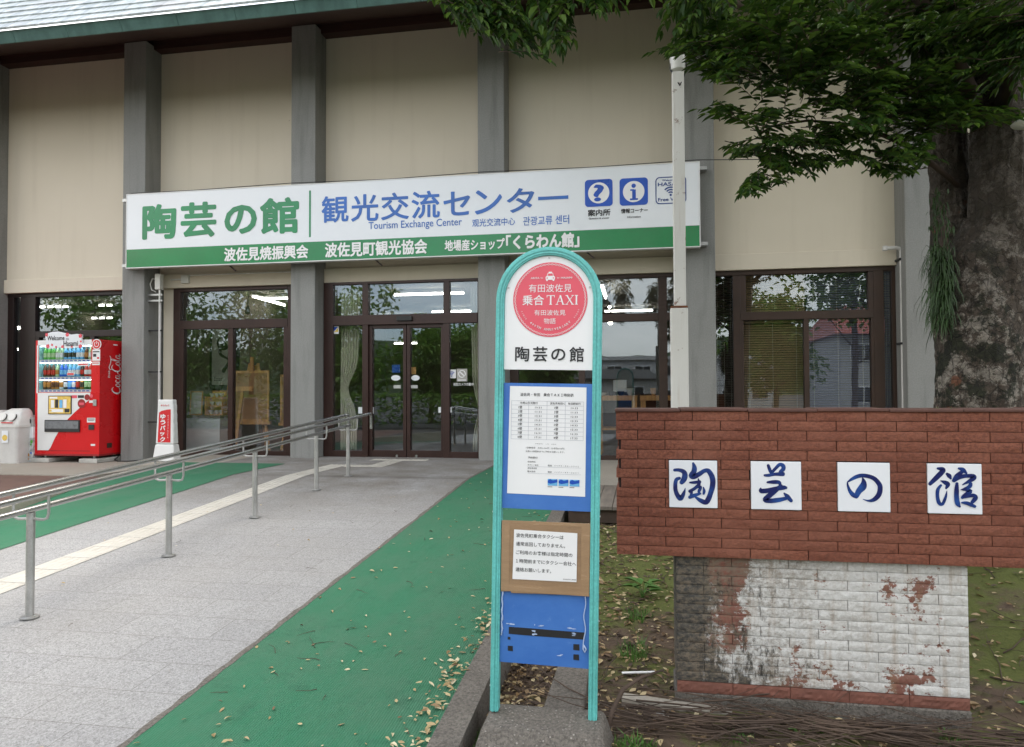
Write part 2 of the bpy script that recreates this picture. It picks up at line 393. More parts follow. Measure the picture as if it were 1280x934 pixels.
def mk_pebble(name='pebbly_base_concrete', amount=.7, k=1.0):
    mt, t, p = new_mat(name); v = coords(t)
    n1 = noise_n(t, v, 5, 6, .7); n2 = noise_n(t, v, 70, 5, .75)
    c = mix(t, n1, (.10, .09, .075), (.24, .215, .185))
    c = mix(t, ramp(t, n2, [(.40, .7), (.58, 0)]), c, (.05, .045, .038))
    vo = N(t, 'ShaderNodeTexVoronoi'); vo.inputs['Scale'].default_value = 85; t.links.new(v, vo.inputs['Vector']); vc = sep(t, vo.outputs['Color'])
    peb = math_n(t, 'MULTIPLY', ramp(t, vo.outputs['Distance'], [(.28, 1), (.42, 0)]), ramp(t, vc[0], [(.45, 0), (.5, 1)]))
    c = mix(t, math_n(t, 'MULTIPLY', peb, amount), c, mix(t, ramp(t, vc[1], [(.3, 0), (1, 1)]), (.10, .085, .07), (.46, .43, .38)))
    t.links.new(c, p.inputs['Base Color']); p.inputs['Roughness'].default_value = .85; bump(t, p, math_n(t, 'ADD', n2, peb), .8, .006); return mt
M['base'] = mk_pebble()
M['kerb'] = mk_pebble('kerb_concrete', .25, 1.0)
M['apron'] = mk_concrete('apron_concrete', (.33, .30, .25), .2, False, 1)

def mk_wall():
    mt, t, p = new_mat('cream_wall_paint'); v = coords(t)
    c = mix(t, noise_n(t, v, .7, 6), (.60, .54, .43), (.68, .615, .50))
    st = noise_n(t, coords(t, (5, 5, .35)), 1.1, 5)
    c = mix(t, math_n(t, 'MULTIPLY', ramp(t, st, [(.52, 0), (.8, 1)]), .20), c, (.40, .34, .26))
    wv = N(t, 'ShaderNodeTexVoronoi'); wv.inputs['Scale'].default_value = 1.7; t.links.new(v, wv.inputs['Vector'])
    c = mix(t, math_n(t, 'MULTIPLY', ramp(t, wv.outputs['Distance'], [(.012, 1), (.022, 0)]), .6), c, (.12, .10, .08))
    t.links.new(c, p.inputs['Base Color']); p.inputs['Roughness'].default_value = .75
    bump(t, p, noise_n(t, v, 120, 3), .12, .003); return mt
M['wall'] = mk_wall()

def mk_tactile():
    mt, t, p = new_mat('white_tactile_paving'); v = coords(t)
    c = mix(t, noise_n(t, v, 3, 6), (.42, .40, .35), (.56, .54, .49))
    c = mix(t, ramp(t, noise_n(t, v, 9, 5, .7), [(.5, 0), (.8, .5)]), c, (.33, .31, .27))
    t.links.new(c, p.inputs['Base Color']); p.inputs['Roughness'].default_value = .6; return mt
M['tactile'] = mk_tactile()

def mk_brickpath():
    mt, t, p = new_mat('red_brick_paving'); v = coords(t); s = sep(t, v)
    b = N(t, 'ShaderNodeTexBrick'); t.links.new(comb(t, s[0], s[1]), b.inputs['Vector'])
    for k, q in (('Scale', 1), ('Brick Width', .2), ('Row Height', .1), ('Mortar Size', .004), ('Bias', -.2)): b.inputs[k].default_value = q
    b.inputs['Color1'].default_value = (.15, .075, .055, 1); b.inputs['Color2'].default_value = (.105, .052, .042, 1); b.inputs['Mortar'].default_value = (.09, .075, .06, 1)
    c = mix(t, .4, b.outputs['Color'], mix(t, noise_n(t, v, 5, 5), (.07, .045, .035), (.2, .12, .09)))
    t.links.new(c, p.inputs['Base Color']); p.inputs['Roughness'].default_value = .8; bump(t, p, b.outputs['Fac'], -.3, .003); return mt
M['brickpath'] = mk_brickpath()

def mk_splitface():
    mt, t, p = new_mat('red_split_face_tile'); v = coords(t)
    g = N(t, 'ShaderNodeNewGeometry'); rnd = g.outputs['Random Per Island']
    c = mix(t, rnd, (.265, .082, .044), (.355, .120, .066))
    n = noise_n(t, coords(t, (1, 1, 1.5)), 62, 5, .72); n0 = noise_n(t, v, 4, 5)
    c = mix(t, ramp(t, n, [(.40, .8), (.60, 0)]), c, (.14, .040, .023))
    c = mix(t, ramp(t, n0, [(.4, 0), (.72, .5)]), c, (.36, .14, .085))
    t.links.new(c, p.inputs['Base Color']); p.inputs['Roughness'].default_value = .7; bump(t, p, noise_n(t, coords(t, (1, 1, 1.4)), 105, 6, .78), 1, .011); return mt
M['split'] = mk_splitface()
M['mortar'] = pm('dark_mortar', (.028, .018, .015), .9, 0, .3, 12)
M['coping'] = pm('coping_tile', (.10, .042, .030), .55, 0, .25, 9)

def mk_whitebrick():
    mt, t, p = new_mat('peeling_white_brick'); v = coords(t); s = sep(t, v)     # object origin: lower left of the pier face
    g = N(t, 'ShaderNodeNewGeometry'); rnd = g.outputs['Random Per Island']
    grain = noise_n(t, v, 95, 5, .7)
    white = mix(t, grain, (.50, .49, .46), (.80, .80, .78))
    white = mix(t, math_n(t, 'MULTIPLY', rnd, .15), white, (.42, .40, .36))
    brick = mix(t, grain, (.15, .055, .038), (.27, .11, .08))
    n1 = math_n(t, 'ADD', math_n(t, 'MULTIPLY', noise_n(t, v, 9, 7, .75), .62), math_n(t, 'MULTIPLY', noise_n(t, coords(t, (1, 1, 1.6)), 27, 6, .75), .38)); n2 = noise_n(t, v, 3.2, 4)
    peel = math_n(t, 'ADD', n1, math_n(t, 'MULTIPLY', n2, .55))
    # bare strip about .17 to .33 m from the left edge, fading downward
    dx = math_n(t, 'ABSOLUTE', math_n(t, 'SUBTRACT', s[0], .24)); bare = math_n(t, 'SUBTRACT', .30, math_n(t, 'MULTIPLY', dx, 2.6))
    up = math_n(t, 'MULTIPLY', math_n(t, 'SUBTRACT', s[2], .12), 1.2)
    cb = N(t, 'ShaderNodeClamp'); t.links.new(math_n(t, 'MULTIPLY', bare, up), cb.inputs[0])
    peel = math_n(t, 'ADD', peel, math_n(t, 'MULTIPLY', cb.outputs[0], 1.5))
    low = math_n(t, 'SUBTRACT', .10, math_n(t, 'ABSOLUTE', math_n(t, 'SUBTRACT', s[2], .02)))
    c = mix(t, ramp(t, peel, [(.845, 0), (.865, 1)]), white, brick)
    # rust run-off and black mould near the left edge
    rust = noise_n(t, coords(t, (9, 9, 1.2)), 2.2, 6, .7)
    c = mix(t, math_n(t, 'MULTIPLY', ramp(t, rust, [(.52, 0), (.70, 1)]), .6), c, (.30, .20, .11))
    def fall(x1, k):
        cq = N(t, 'ShaderNodeClamp'); t.links.new(math_n(t, 'MULTIPLY', math_n(t, 'SUBTRACT', x1, s[0]), k), cq.inputs[0]); return cq.outputs[0]
    tz = N(t, 'ShaderNodeClamp'); t.links.new(math_n(t, 'MULTIPLY', math_n(t, 'SUBTRACT', s[2], .10), 4), tz.inputs[0])
    toph = math_n(t, 'ADD', .30, math_n(t, 'MULTIPLY', tz.outputs[0], .70))
    mould = math_n(t, 'ADD', math_n(t, 'ADD', math_n(t, 'MULTIPLY', math_n(t, 'MULTIPLY', fall(.20, 9), toph), .62), math_n(t, 'MULTIPLY', fall(.85, 1.2), .46)),
                   math_n(t, 'SUBTRACT', math_n(t, 'MULTIPLY', noise_n(t, coords(t, (2.2, 2.2, 1)), 5.0, 9, .8), 2.8), 1.54))
    lowz = N(t, 'ShaderNodeClamp'); t.links.new(math_n(t, 'MULTIPLY', math_n(t, 'SUBTRACT', .42, s[2]), 4), lowz.inputs[0])
    mould = math_n(t, 'ADD', mould, math_n(t, 'MULTIPLY', math_n(t, 'MULTIPLY', lowz.outputs[0], fall(.78, 3)), .22))
    c = mix(t, ramp(t, mould, [(.26, 0), (.50, .95)]), c, mix(t, ramp(t, noise_n(t, v, 34, 6, .75), [(.45, 0), (.68, 1)]), (.006, .006, .005), (.085, .075, .055)))
    spk = math_n(t, 'ADD', math_n(t, 'MULTIPLY', noise_n(t, coords(t, (1, 1, 1.8)), 30, 7, .8), .75), math_n(t, 'MULTIPLY', noise_n(t, v, 4, 4), .25))
    c = mix(t, math_n(t, 'MULTIPLY', ramp(t, spk, [(.455, 0), (.57, 1)]), math_n(t, 'ADD', .30, math_n(t, 'MULTIPLY', fall(.80, 1.8), .6))), c, mix(t, n2, (.10, .085, .06), (.27, .21, .15)))
    t.links.new(c, p.inputs['Base Color']); p.inputs['Roughness'].default_value = .8; bump(t, p, grain, .7, .005); return mt
M['whitebrick'] = mk_whitebrick()

def mk_bark():
    mt, t, p = new_mat('lichen_bark'); v = coords(t)
    n1 = noise_n(t, v, 3.4, 8, .7); n2 = ramp(t, noise_n(t, v, 22, 7, .75), [(.36, 0), (.64, 1)])
    s = sep(t, v)
    up = N(t, 'ShaderNodeClamp'); t.links.new(math_n(t, 'MULTIPLY', math_n(t, 'SUBTRACT', s[2], 1.9), 1.2), up.inputs[0])
    c = mix(t, n2, (.032, .024, .017), (.15, .115, .085))
    c = mix(t, up.outputs[0], c, mix(t, noise_n(t, coords(t, (1, 1, 6)), 5, 5), (.052, .04, .028), (.10, .078, .056)))
    low0 = math_n(t, 'SUBTRACT', 1, math_n(t, 'MULTIPLY', up.outputs[0], .75))
    lich = math_n(t, 'MULTIPLY', ramp(t, noise_n(t, v, 5, 8, .8), [(.50, 0), (.55, 1)]), low0)
    c = mix(t, math_n(t, 'MULTIPLY', lich, .75), c, mix(t, n2, (.20, .18, .145), (.60, .54, .46)))
    low = math_n(t, 'SUBTRACT', 1, math_n(t, 'MULTIPLY', up.outputs[0], .8))
    moss = math_n(t, 'MULTIPLY', ramp(t, noise_n(t, v, 4.6, 8, .72), [(.50, 0), (.535, 1)]), low)
    c = mix(t, math_n(t, 'MULTIPLY', moss, .95), c, mix(t, n2, (.006, .007, .005), (.035, .04, .016)))
    vo = N(t, 'ShaderNodeTexVoronoi'); vo.inputs['Scale'].default_value = 5.0; t.links.new(v, vo.inputs['Vector'])
    vc = sep(t, vo.outputs['Color'])
    spot = math_n(t, 'MULTIPLY', ramp(t, math_n(t, 'ADD', vo.outputs['Distance'], math_n(t, 'MULTIPLY', n2, .2)), [(.30, 1), (.36, 0)]), ramp(t, vc[0], [(.86, 0), (.88, 1)]))
    c = mix(t, math_n(t, 'MULTIPLY', spot, .75), c, mix(t, n2, (.13, .04, .018), (.36, .15, .08)))
    ck = N(t, 'ShaderNodeTexVoronoi'); ck.feature = 'DISTANCE_TO_EDGE'; ck.inputs['Scale'].default_value = 17
    wv_ = N(t, 'ShaderNodeVectorMath'); wv_.operation = 'MULTIPLY_ADD'; wv_.inputs[1].default_value = (.05, .05, .05)
    nn = N(t, 'ShaderNodeTexNoise'); nn.inputs['Scale'].default_value = 9; t.links.new(v, nn.inputs['Vector'])
    t.links.new(nn.outputs['Color'], wv_.inputs[0]); t.links.new(coords(t, (1, 1, .8)), wv_.inputs[2]); t.links.new(wv_.outputs[0], ck.inputs['Vector'])
    crack = ramp(t, ck.outputs['Distance'], [(.0, 1), (.05, 0)])
    c = mix(t, math_n(t, 'MULTIPLY', math_n(t, 'MULTIPLY', crack, low0), .7), c, (.012, .010, .008))
    t.links.new(c, p.inputs['Base Color']); p.inputs['Roughness'].default_value = .9
    bump(t, p, math_n(t, 'SUBTRACT', math_n(t, 'ADD', n2, noise_n(t, v, 8, 5)), crack), .9, .02); return mt
M['bark'] = mk_bark()
M['branch'] = pm('twig_bark', (.06, .04, .028), .85, 0, .3, 8)

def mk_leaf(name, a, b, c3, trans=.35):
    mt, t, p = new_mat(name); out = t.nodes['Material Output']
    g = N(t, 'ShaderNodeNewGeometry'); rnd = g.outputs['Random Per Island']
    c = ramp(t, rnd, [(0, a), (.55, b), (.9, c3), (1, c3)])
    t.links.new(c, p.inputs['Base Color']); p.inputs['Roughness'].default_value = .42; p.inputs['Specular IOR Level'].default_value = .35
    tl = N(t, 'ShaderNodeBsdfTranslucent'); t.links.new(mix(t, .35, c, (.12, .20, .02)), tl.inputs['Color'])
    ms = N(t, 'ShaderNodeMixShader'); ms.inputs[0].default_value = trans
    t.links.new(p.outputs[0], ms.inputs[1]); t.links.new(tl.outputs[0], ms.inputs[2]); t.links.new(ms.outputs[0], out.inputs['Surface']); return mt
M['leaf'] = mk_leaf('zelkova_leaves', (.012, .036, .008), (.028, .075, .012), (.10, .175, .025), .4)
M['leaf2'] = mk_leaf('distant_leaves', (.08, .19, .025), (.14, .29, .04), (.24, .36, .07), .45)
M['dead'] = mk_leaf('dead_leaves', (.10, .055, .03), (.30, .20, .10), (.52, .42, .24), .1)
M['deadpale'] = mk_leaf('pale_dead_leaves', (.36, .25, .12), (.52, .42, .23), (.66, .58, .40), .1)

def mk_soil():
    mt, t, p = new_mat('mossy_soil'); v = coords(t)
    n1 = noise_n(t, v, 14, 8, .75); n2 = noise_n(t, v, 1.5, 6, .6)
    c = mix(t, n1, (.036, .024, .016), (.165, .112, .072))
    s = sep(t, v)
    yb = N(t, 'ShaderNodeClamp'); t.links.new(math_n(t, 'MULTIPLY', math_n(t, 'ADD', s[1], 7.0), .35), yb.inputs[0])
    mf = ramp(t, math_n(t, 'ADD', math_n(t, 'ADD', math_n(t, 'MULTIPLY', n2, .7), math_n(t, 'MULTIPLY', noise_n(t, v, 9, 6, .7), .3)), math_n(t, 'MULTIPLY', math_n(t, 'ADD', yb.outputs[0], math_n(t, 'MULTIPLY', math_n(t, 'GREATER_THAN', s[0], 10.05), .45)), .17)), [(.50, 0), (.59, 1)])
    c = mix(t, math_n(t, 'MULTIPLY', mf, .85), c, mix(t, noise_n(t, v, 60, 5, .7), (.040, .066, .010), (.155, .18, .03)))
    t.links.new(c, p.inputs['Base Color']); p.inputs['Roughness'].default_value = .95; bump(t, p, n1, .8, .03); return mt
M['soil'] = mk_soil()

def mk_patina():
    mt, t, p = new_mat('weathered_copper'); v = coords(t)
    n = noise_n(t, coords(t, (5, 1, 1)), 2.0, 6, .65); n2 = noise_n(t, v, .9, 4)
    c = mix(t, ramp(t, n, [(.35, 0), (.65, 1)]), (.25, .29, .295), (.50, .54, .545))
    c = mix(t, ramp(t, n2, [(.5, 0), (.7, .5)]), c, (.30, .27, .28))
    t.links.new(c, p.inputs['Base Color']); p.inputs['Metallic'].default_value = .25; p.inputs['Roughness'].default_value = .42; return mt
M['patina'] = mk_patina()
M['fascia'] = pm('copper_fascia', (.075, .155, .14), .5, .2, .25, 3, stretch=(2, 1, 1))

def mk_rustwhite():
    mt, t, p = new_mat('rusty_white_paint'); v = coords(t); n = noise_n(t, v, 7, 8, .75)
    c = mix(t, noise_n(t, coords(t, (1, 1, .3)), 5, 4), (.62, .61, .57), (.78, .77, .74))
    c = mix(t, ramp(t, n, [(.60, 0), (.67, 1)]), c, (.16, .055, .02))
    c = mix(t, ramp(t, noise_n(t, coords(t, (9, 9, .8)), 2, 5), [(.56, 0), (.8, .4)]), c, (.32, .20, .10))
    t.links.new(c, p.inputs['Base Color']); p.inputs['Roughness'].default_value = .5; return mt
M['rustwhite'] = mk_rustwhite()

def mk_blue():
    mt, t, p = new_mat('faded_blue_board'); v = coords(t)
    c = mix(t, noise_n(t, coords(t, (1, 1, 1.6)), 4, 6, .65), (.014, .10, .42), (.085, .24, .60))
    c = mix(t, ramp(t, noise_n(t, v, 22, 7, .75), [(.6, 0), (.75, .4)]), c, (.22, .38, .66))
    t.links.new(c, p.inputs['Base Color']); p.inputs['Roughness'].default_value = .45; return mt
M['blue'] = mk_blue()
def mk_ink():
    mt, t, p = new_mat('cobalt_brush_ink'); v = coords(t)
    c = mix(t, ramp(t, noise_n(t, coords(t, (1, 1, 1)), 14, 3), [(.4, 0), (.68, 1)]), (.006, .012, .10), (.015, .075, .30))
    t.links.new(c, p.inputs['Base Color']); p.inputs['Roughness'].default_value = .25; return mt
M['ink'] = mk_ink()
M['tile'] = pm('glazed_white_tile', (.80, .82, .85), .18, 0, .03, 5, fine=.02)
M['blind1'] = pm('brown_blind_slats', (.30, .205, .12), .5, 0, .12, 2)
M['blind2'] = pm('slate_blind_slats', (.14, .145, .21), .5, 0, .12, 2)

# ================================================================== SETTING
YR, SLOPE = -2.3, .06
def rz(y): return 0.0 if y >= YR else (y-YR)*SLOPE
def struct(mb, name, mat, **k): return tag(mb.build(name, mat, **k), kind='structure')
g = MB(); g.quad((-400, -400, -.62), (400, -400, -.62), (400, 400, -.62), (-400, 400, -.62)); struct(g, 'ground', M['asphalt'])
g = MB((0, 0, 0))                                    # granite ramp and landing, one sheet
ys = [.34, YR, -6, -9.6, -14]
for a, b in zip(ys, ys[1:]):
    za, zb = rz(a), rz(b); za = max(za, -.5); zb = max(zb, -.5)
    g.quad((2.4, b, zb), (7.83, b, zb), (7.83, a, za), (2.4, a, za))
struct(g, 'ramp_paving', M['granite'])
g = MB(); g.box(-12, 1.2, -2.0, .44, -.40, -.085); g.box(1.2, 2.41, -1.3, .44, -.40, -.004); g.box(7.85, 16, -2.6, .36, -.4, -.006)
struct(g, 'apron_pavement', M['apron'])
g = MB(); g.quad((-12, -9, -.1), (2.1, -9, -.1), (2.1, -2.0, -.1), (-12, -2.0, -.1)); struct(g, 'brick_path', M['brickpath'])
# tactile strip with raised bars
g = MB(); Z4 = .004
def tact(x0, x1, y0, y1, along='y', dots=False):
    n = max(1, round((y1-y0)/.3)); k = max(1, round((x1-x0)/.3))
    for i in range(n):
        for j in range(k):
            ax, bx = x0+(x1-x0)*j/k+.003, x0+(x1-x0)*(j+1)/k-.003; a, b = y0+(y1-y0)*i/n+.003, y0+(y1-y0)*(i+1)/n-.003
            g.quad((ax, a, rz(a)+Z4), (bx, a, rz(a)+Z4), (bx, b, rz(b)+Z4), (ax, b, rz(b)+Z4))
            for q in range(4):
                if along == 'y':
                    cx = ax+(bx-ax)*(q+.5)/4
                    g.add([(cx-.018, a+.012, rz(a)+Z4), (cx+.018, a+.012, rz(a)+Z4), (cx+.018, b-.012, rz(b)+Z4), (cx-.018, b-.012, rz(b)+Z4),
                           (cx-.012, a+.02, rz(a)+.009), (cx+.012, a+.02, rz(a)+.009), (cx+.012, b-.02, rz(b)+.009), (cx-.012, b-.02, rz(b)+.009)],
                          [(4, 5, 6, 7), (0, 1, 5, 4), (1, 2, 6, 5), (2, 3, 7, 6), (3, 0, 4, 7)])
                else:
                    for q2 in range(4):
                        cx = ax+(bx-ax)*(q+.5)/4; cy = a+(b-a)*(q2+.5)/4; zz = rz(cy)+Z4
                        g.add([(cx-.016, cy-.016, zz), (cx+.016, cy-.016, zz), (cx+.016, cy+.016, zz), (cx-.016, cy+.016, zz),
                               (cx-.01, cy-.01, zz+.005), (cx+.01, cy-.01, zz+.005), (cx+.01, cy+.01, zz+.005), (cx-.01, cy+.01, zz+.005)],
                              [(4, 5, 6, 7), (0, 1, 5, 4), (1, 2, 6, 5), (2, 3, 7, 6), (3, 0, 4, 7)])
tact(4.22, 4.50, -9.5, -1.4); tact(4.22, 4.50, -1.4, -.95, 'd'); tact(4.50, 5.10, -1.22, -.95); tact(4.83, 5.10, -.95, -.30); tact(4.55, 5.45, -.30, -.03, 'd')
struct(g, 'tactile_paving', M['tactile'])
# kerb on the right of the green carpet and the retaining kerb on the left
g = MB()
yk = [-.4, YR, -6, -10, -14]
for a, b in zip(yk, yk[1:]):
    za, zb = rz(a)+.022, rz(b)+.022
    g.add([(7.82, b, zb-.4), (7.945, b, zb-.4), (7.945, a, za-.4), (7.82, a, za-.4), (7.82, b, zb), (7.945, b, zb), (7.945, a, za), (7.82, a, za)],
          [(4, 5, 6, 7), (0, 1, 5, 4), (1, 2, 6, 5), (2, 3, 7, 6), (3, 0, 4, 7)])
struct(g, 'kerb', M['kerb'])
EDGE = [(1.74, -.95), (1.78, -1.5), (2.12, -3.3), (2.50, -4.75), (2.9, -6.4), (3.3, -8.2)]
g = MB()
for (xa, ya), (xb, yb) in zip(EDGE[1:], EDGE[2:]):
    g.add([(xb-.13, yb, -.6), (xb, yb, -.6), (xa, ya, -.6), (xa-.13, ya, -.6), (xb-.13, yb, -.07), (xb, yb, -.07), (xa, ya, -.03), (xa-.13, ya, -.03)],
          [(4, 5, 6, 7), (0, 1, 5, 4), (1, 2, 6, 5), (2, 3, 7, 6), (3, 0, 4, 7)])
struct(g, 'retaining_kerb', M['apron'])

def terrain(x, y):
    t = min(1, max(0, (y+7.3)/3.6)); t = t*t*(3-2*t)
    z = -.425+.30*t
    z += .035*noise.noise((x*1.3, y*1.3, 3))+.018*noise.noise((x*5, y*5, 1))
    d = math.hypot(x-10.9, y+5.6); z += .30*math.exp(-d*d*.8)
    if y > -4.4: z -= .12*min(1, (y+4.4)/.6)
    if x < 8.2: z -= .05*(1-(x-7.94)/.26)
    if y < -7.3: z += .02*min(1, (-7.3-y)/.15)*(1 if y > -7.8 else max(0, 1-(-7.8-y)))
    return z
g = MB()
nx, ny = 150, 120
X0, X1, Y0, Y1 = 7.944, 17, -10.6, -2.6
for j in range(ny+1):
    for i in range(nx+1):
        fx = (i/nx)**1.6; x = X0+(X1-X0)*fx; y = Y0+(Y1-Y0)*j/ny
        g.v.append((x, y, terrain(x, y)))
for j in range(ny):
    for i in range(nx): a = j*(nx+1)+i; g.f.append((a, a+1, a+nx+2, a+nx+1)); g.m.append(0)
struct(g, 'soil', M['soil'], smooth=True)

# green carpets (laid on the paving, 4 mm up)
def carpet(pl, label):
    g = MB()
    for (xa, xb, y0), (xc, xd, y1) in zip(pl, pl[1:]):
        g.quad((xa, y0, rz(y0)+.005), (xb, y0, rz(y0)+.005), (xd, y1, rz(y1)+.005), (xc, y1, rz(y1)+.005))
    tag(g.build('green_carpet', M['carpet']), label, 'carpet')
carpet([(6.62, 7.815, .30), (6.62, 7.815, -1), (6.62, 7.815, YR), (6.61, 7.815, -9.8)], 'green outdoor carpet strip along the kerb beside the stop sign, strewn with dry leaves')
carpet([(1.74, 3.5, -.93), (1.78, 3.5, -1.5), (1.93, 3.5, YR), (2.12, 3.52, -3.3), (2.50, 3.53, -4.75), (2.9, 3.56, -6.4), (3.3, 3.6, -8.2)],
       'green outdoor carpet strip behind the steel handrail, leading to the easel window')
g = MB(); random.seed(41); y = -9.8; w0 = .04                    # the ragged dark glued edge of the right-hand strip
while y < .28:
    y1 = min(y+.09, .3); w1 = random.uniform(.030, .046)
    g.quad((6.622-w0, y, rz(y)+.003), (6.622+.003*math.sin(y*31), y, rz(y)+.0062), (6.622+.003*math.sin(y1*31), y1, rz(y1)+.0062), (6.622-w1, y1, rz(y1)+.003)); y = y1; w0 = w1
struct(g, 'paving_edge', M['kerb'])

# ================================================================== BUILDING
B = thing('exhibition_hall', (0, 0, -.1), 'long cream hall with grey concrete pillars, brown windows and a green copper eave', 'building')
BO = B.location.copy()
PX = [-3.06, .03, 3.10, 6.21, 9.34, 12.33, 15.42]; PW = .42; ZT = 7.06
for x in PX:
    g = MB(BO); g.box(x, x+PW, 0, .62, -.15, ZT-.02); g.build('pillar', M['concrete'], B, bevel=.012)
for i, x in enumerate(PX[:-1]):
    g = MB(BO); g.box(x+PW+.001, PX[i+1]-.001, .40, .60, 2.86, 7.2); g.build('wall_panel', M['wall'], B)
    g = MB(BO); g.box(x+PW+.001, PX[i+1]-.001, .34, .399, 2.86, 3.10); g.build('lintel', M['wall'], B, bevel=.006)
# eave: boards, fascia, steep copper roof in courses
g = MB(BO); xe0, xe1 = -14, 24
g.add([(xe0, .62, 7.30), (xe1, .62, 7.30), (xe1, -1.62, 6.37), (xe0, -1.62, 6.37), (xe0, .62, 7.44), (xe1, .62, 7.44), (xe1, -1.62, 6.49), (xe0, -1.62, 6.49)],
      [(0, 1, 2, 3), (4, 5, 6, 7), (0, 1, 5, 4), (2, 3, 7, 6)])
g.box(xe0, xe1, .20, .398, 6.98, 7.21); g.build('soffit', M['soffit'], B)
g = MB(BO)
xx = xe0; 
while xx < xe1:
    ya, yb, za, zb = -1.62, -1.70, 6.315, 6.46
    g.add([(xx, ya-.001, za), (xx+.894, ya-.001, za), (xx+.894, yb, zb), (xx, yb, zb), (xx, ya+.02, za), (xx+.894, ya+.02, za), (xx+.894, ya+.02, zb), (xx, ya+.02, zb)],
          [(0, 1, 2, 3), (0, 1, 5, 4), (2, 3, 7, 6), (0, 3, 7, 4), (1, 2, 6, 5)]); xx += .9
g.build('fascia', M['fascia'], B)
g = MB(BO); yb, zb = -1.74, 6.46
random.seed(3)
for k in range(30):
    c, s_ = math.cos(R_(47)), math.sin(R_(47)); L = .25
    y0, z0 = yb+k*L*c, zb+k*L*s_
    xx = xe0+random.random()*.5
    while xx < xe1:
        wd = .605; lift = random.uniform(0, .008)
        a = (xx, y0-lift, z0+.028); b2 = (xx+wd-.004, y0-lift, z0+.028)
        cc = (xx+wd-.004, y0+L*1.05*c, z0+L*1.05*s_+.006); d = (xx, y0+L*1.05*c, z0+L*1.05*s_+.006)
        g.add([a, b2, cc, d, (xx, y0-lift+.012, z0), (xx+wd-.004, y0-lift+.012, z0)], [(0, 1, 2, 3), (4, 5, 1, 0)]); xx += wd
g.add([(xe0, yb, zb-.005), (xe1, yb, zb-.005), (xe1, yb+30*.25*c, zb+30*.25*s_-.02), (xe0, yb+30*.25*c, zb+30*.25*s_-.02)], [(0, 1, 2, 3)])
g.build('roof', M['patina'], B, fix=False)
# rooms behind the glass
RB = 12.5
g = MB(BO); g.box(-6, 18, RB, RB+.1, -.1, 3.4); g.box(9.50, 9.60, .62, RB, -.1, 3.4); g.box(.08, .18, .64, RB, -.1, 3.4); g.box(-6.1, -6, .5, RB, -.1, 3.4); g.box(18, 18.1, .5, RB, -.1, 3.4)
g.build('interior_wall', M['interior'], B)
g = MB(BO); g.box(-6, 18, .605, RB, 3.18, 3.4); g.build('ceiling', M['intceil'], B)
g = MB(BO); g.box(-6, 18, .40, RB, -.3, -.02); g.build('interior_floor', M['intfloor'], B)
g = MB(BO); g.box(-14, 24, RB+.1, RB+.3, -.3, 9); g.box(-14.2, -14, .5, RB, -.3, 9); g.build('rear_wall', M['wall'], B)
g = MB(BO); g.box(-14, PX[0], .4, .6, -.15, 7.2); g.build('end_wall', M['wall'], B)
g = MB(BO); g.box(PX[-1]+PW, 24, .4, .6, -.15, 7.2); g.build('end_wall', M['wall'], B)

def frame(name, y, bars, parent=B, mat='brown', d0=-.04, d1=.06):
    g = MB(BO)
    for x0, x1, z0, z1, *dd in bars:
        o = dd[0] if dd else 0
        g.box(x0, x1, y+d0-o, y+d1, z0, z1)
    return g.build(name, M[mat], parent, bevel=.004)
def pane(y, x0, x1, z0, z1, parent):
    g = MB(BO); g.box(x0, x1, y-.003, y+.003, z0, z1); return g.build('pane', M['glass'], parent)
def win(y, bars, panes, mat='brown', name='window'):
    f = frame(name, y, bars, mat=mat)
    for a, b, c, d in panes:
        o = pane(y+.012, a, b, c, d, f); 
    return f
ZB, ZH = -.09, 2.86
# bay of the vending machine
x0 = PX[0]+PW
win(.47, [(x0, x0+.12, ZB, ZH), (-2.37, -2.06, ZB, ZH, .004), (-2.06, .03, 2.06, 2.17, .002), (-2.06, -1.98, ZB, 2.06), (-.95, -.85, ZB, 2.06), (-2.06, .03, ZB, .02, .002), (x0, .03, 2.79, ZH, .006)],
    [(x0+.1, -2.3, ZB, 2.82), (-2.08, .03, 2.15, 2.82), (-2.0, -.9, 0, 2.08), (-.9, .03, 0, 2.08)], 'brown_dark')
# easel window
g = MB(BO); g.box(.50, .70, .44, .52, -.02, 2.86); g.build('filler_panel', M['wall'], B)
win(.46, [(.70, .83, ZB, ZH), (2.83, 3.10, ZB, ZH), (.83, 2.83, 2.15, 2.30, .006), (.83, 2.83, 2.80, ZH, .003), (1.74, 1.83, .0, 2.15, .002), (.83, .90, .0, 2.15), (2.76, 2.83, 0, 2.15), (.83, 2.83, ZB, .07, .003)],
    [(.80, 2.86, 2.28, 2.83), (.85, 1.78, .05, 2.18), (1.79, 2.80, .05, 2.18)])
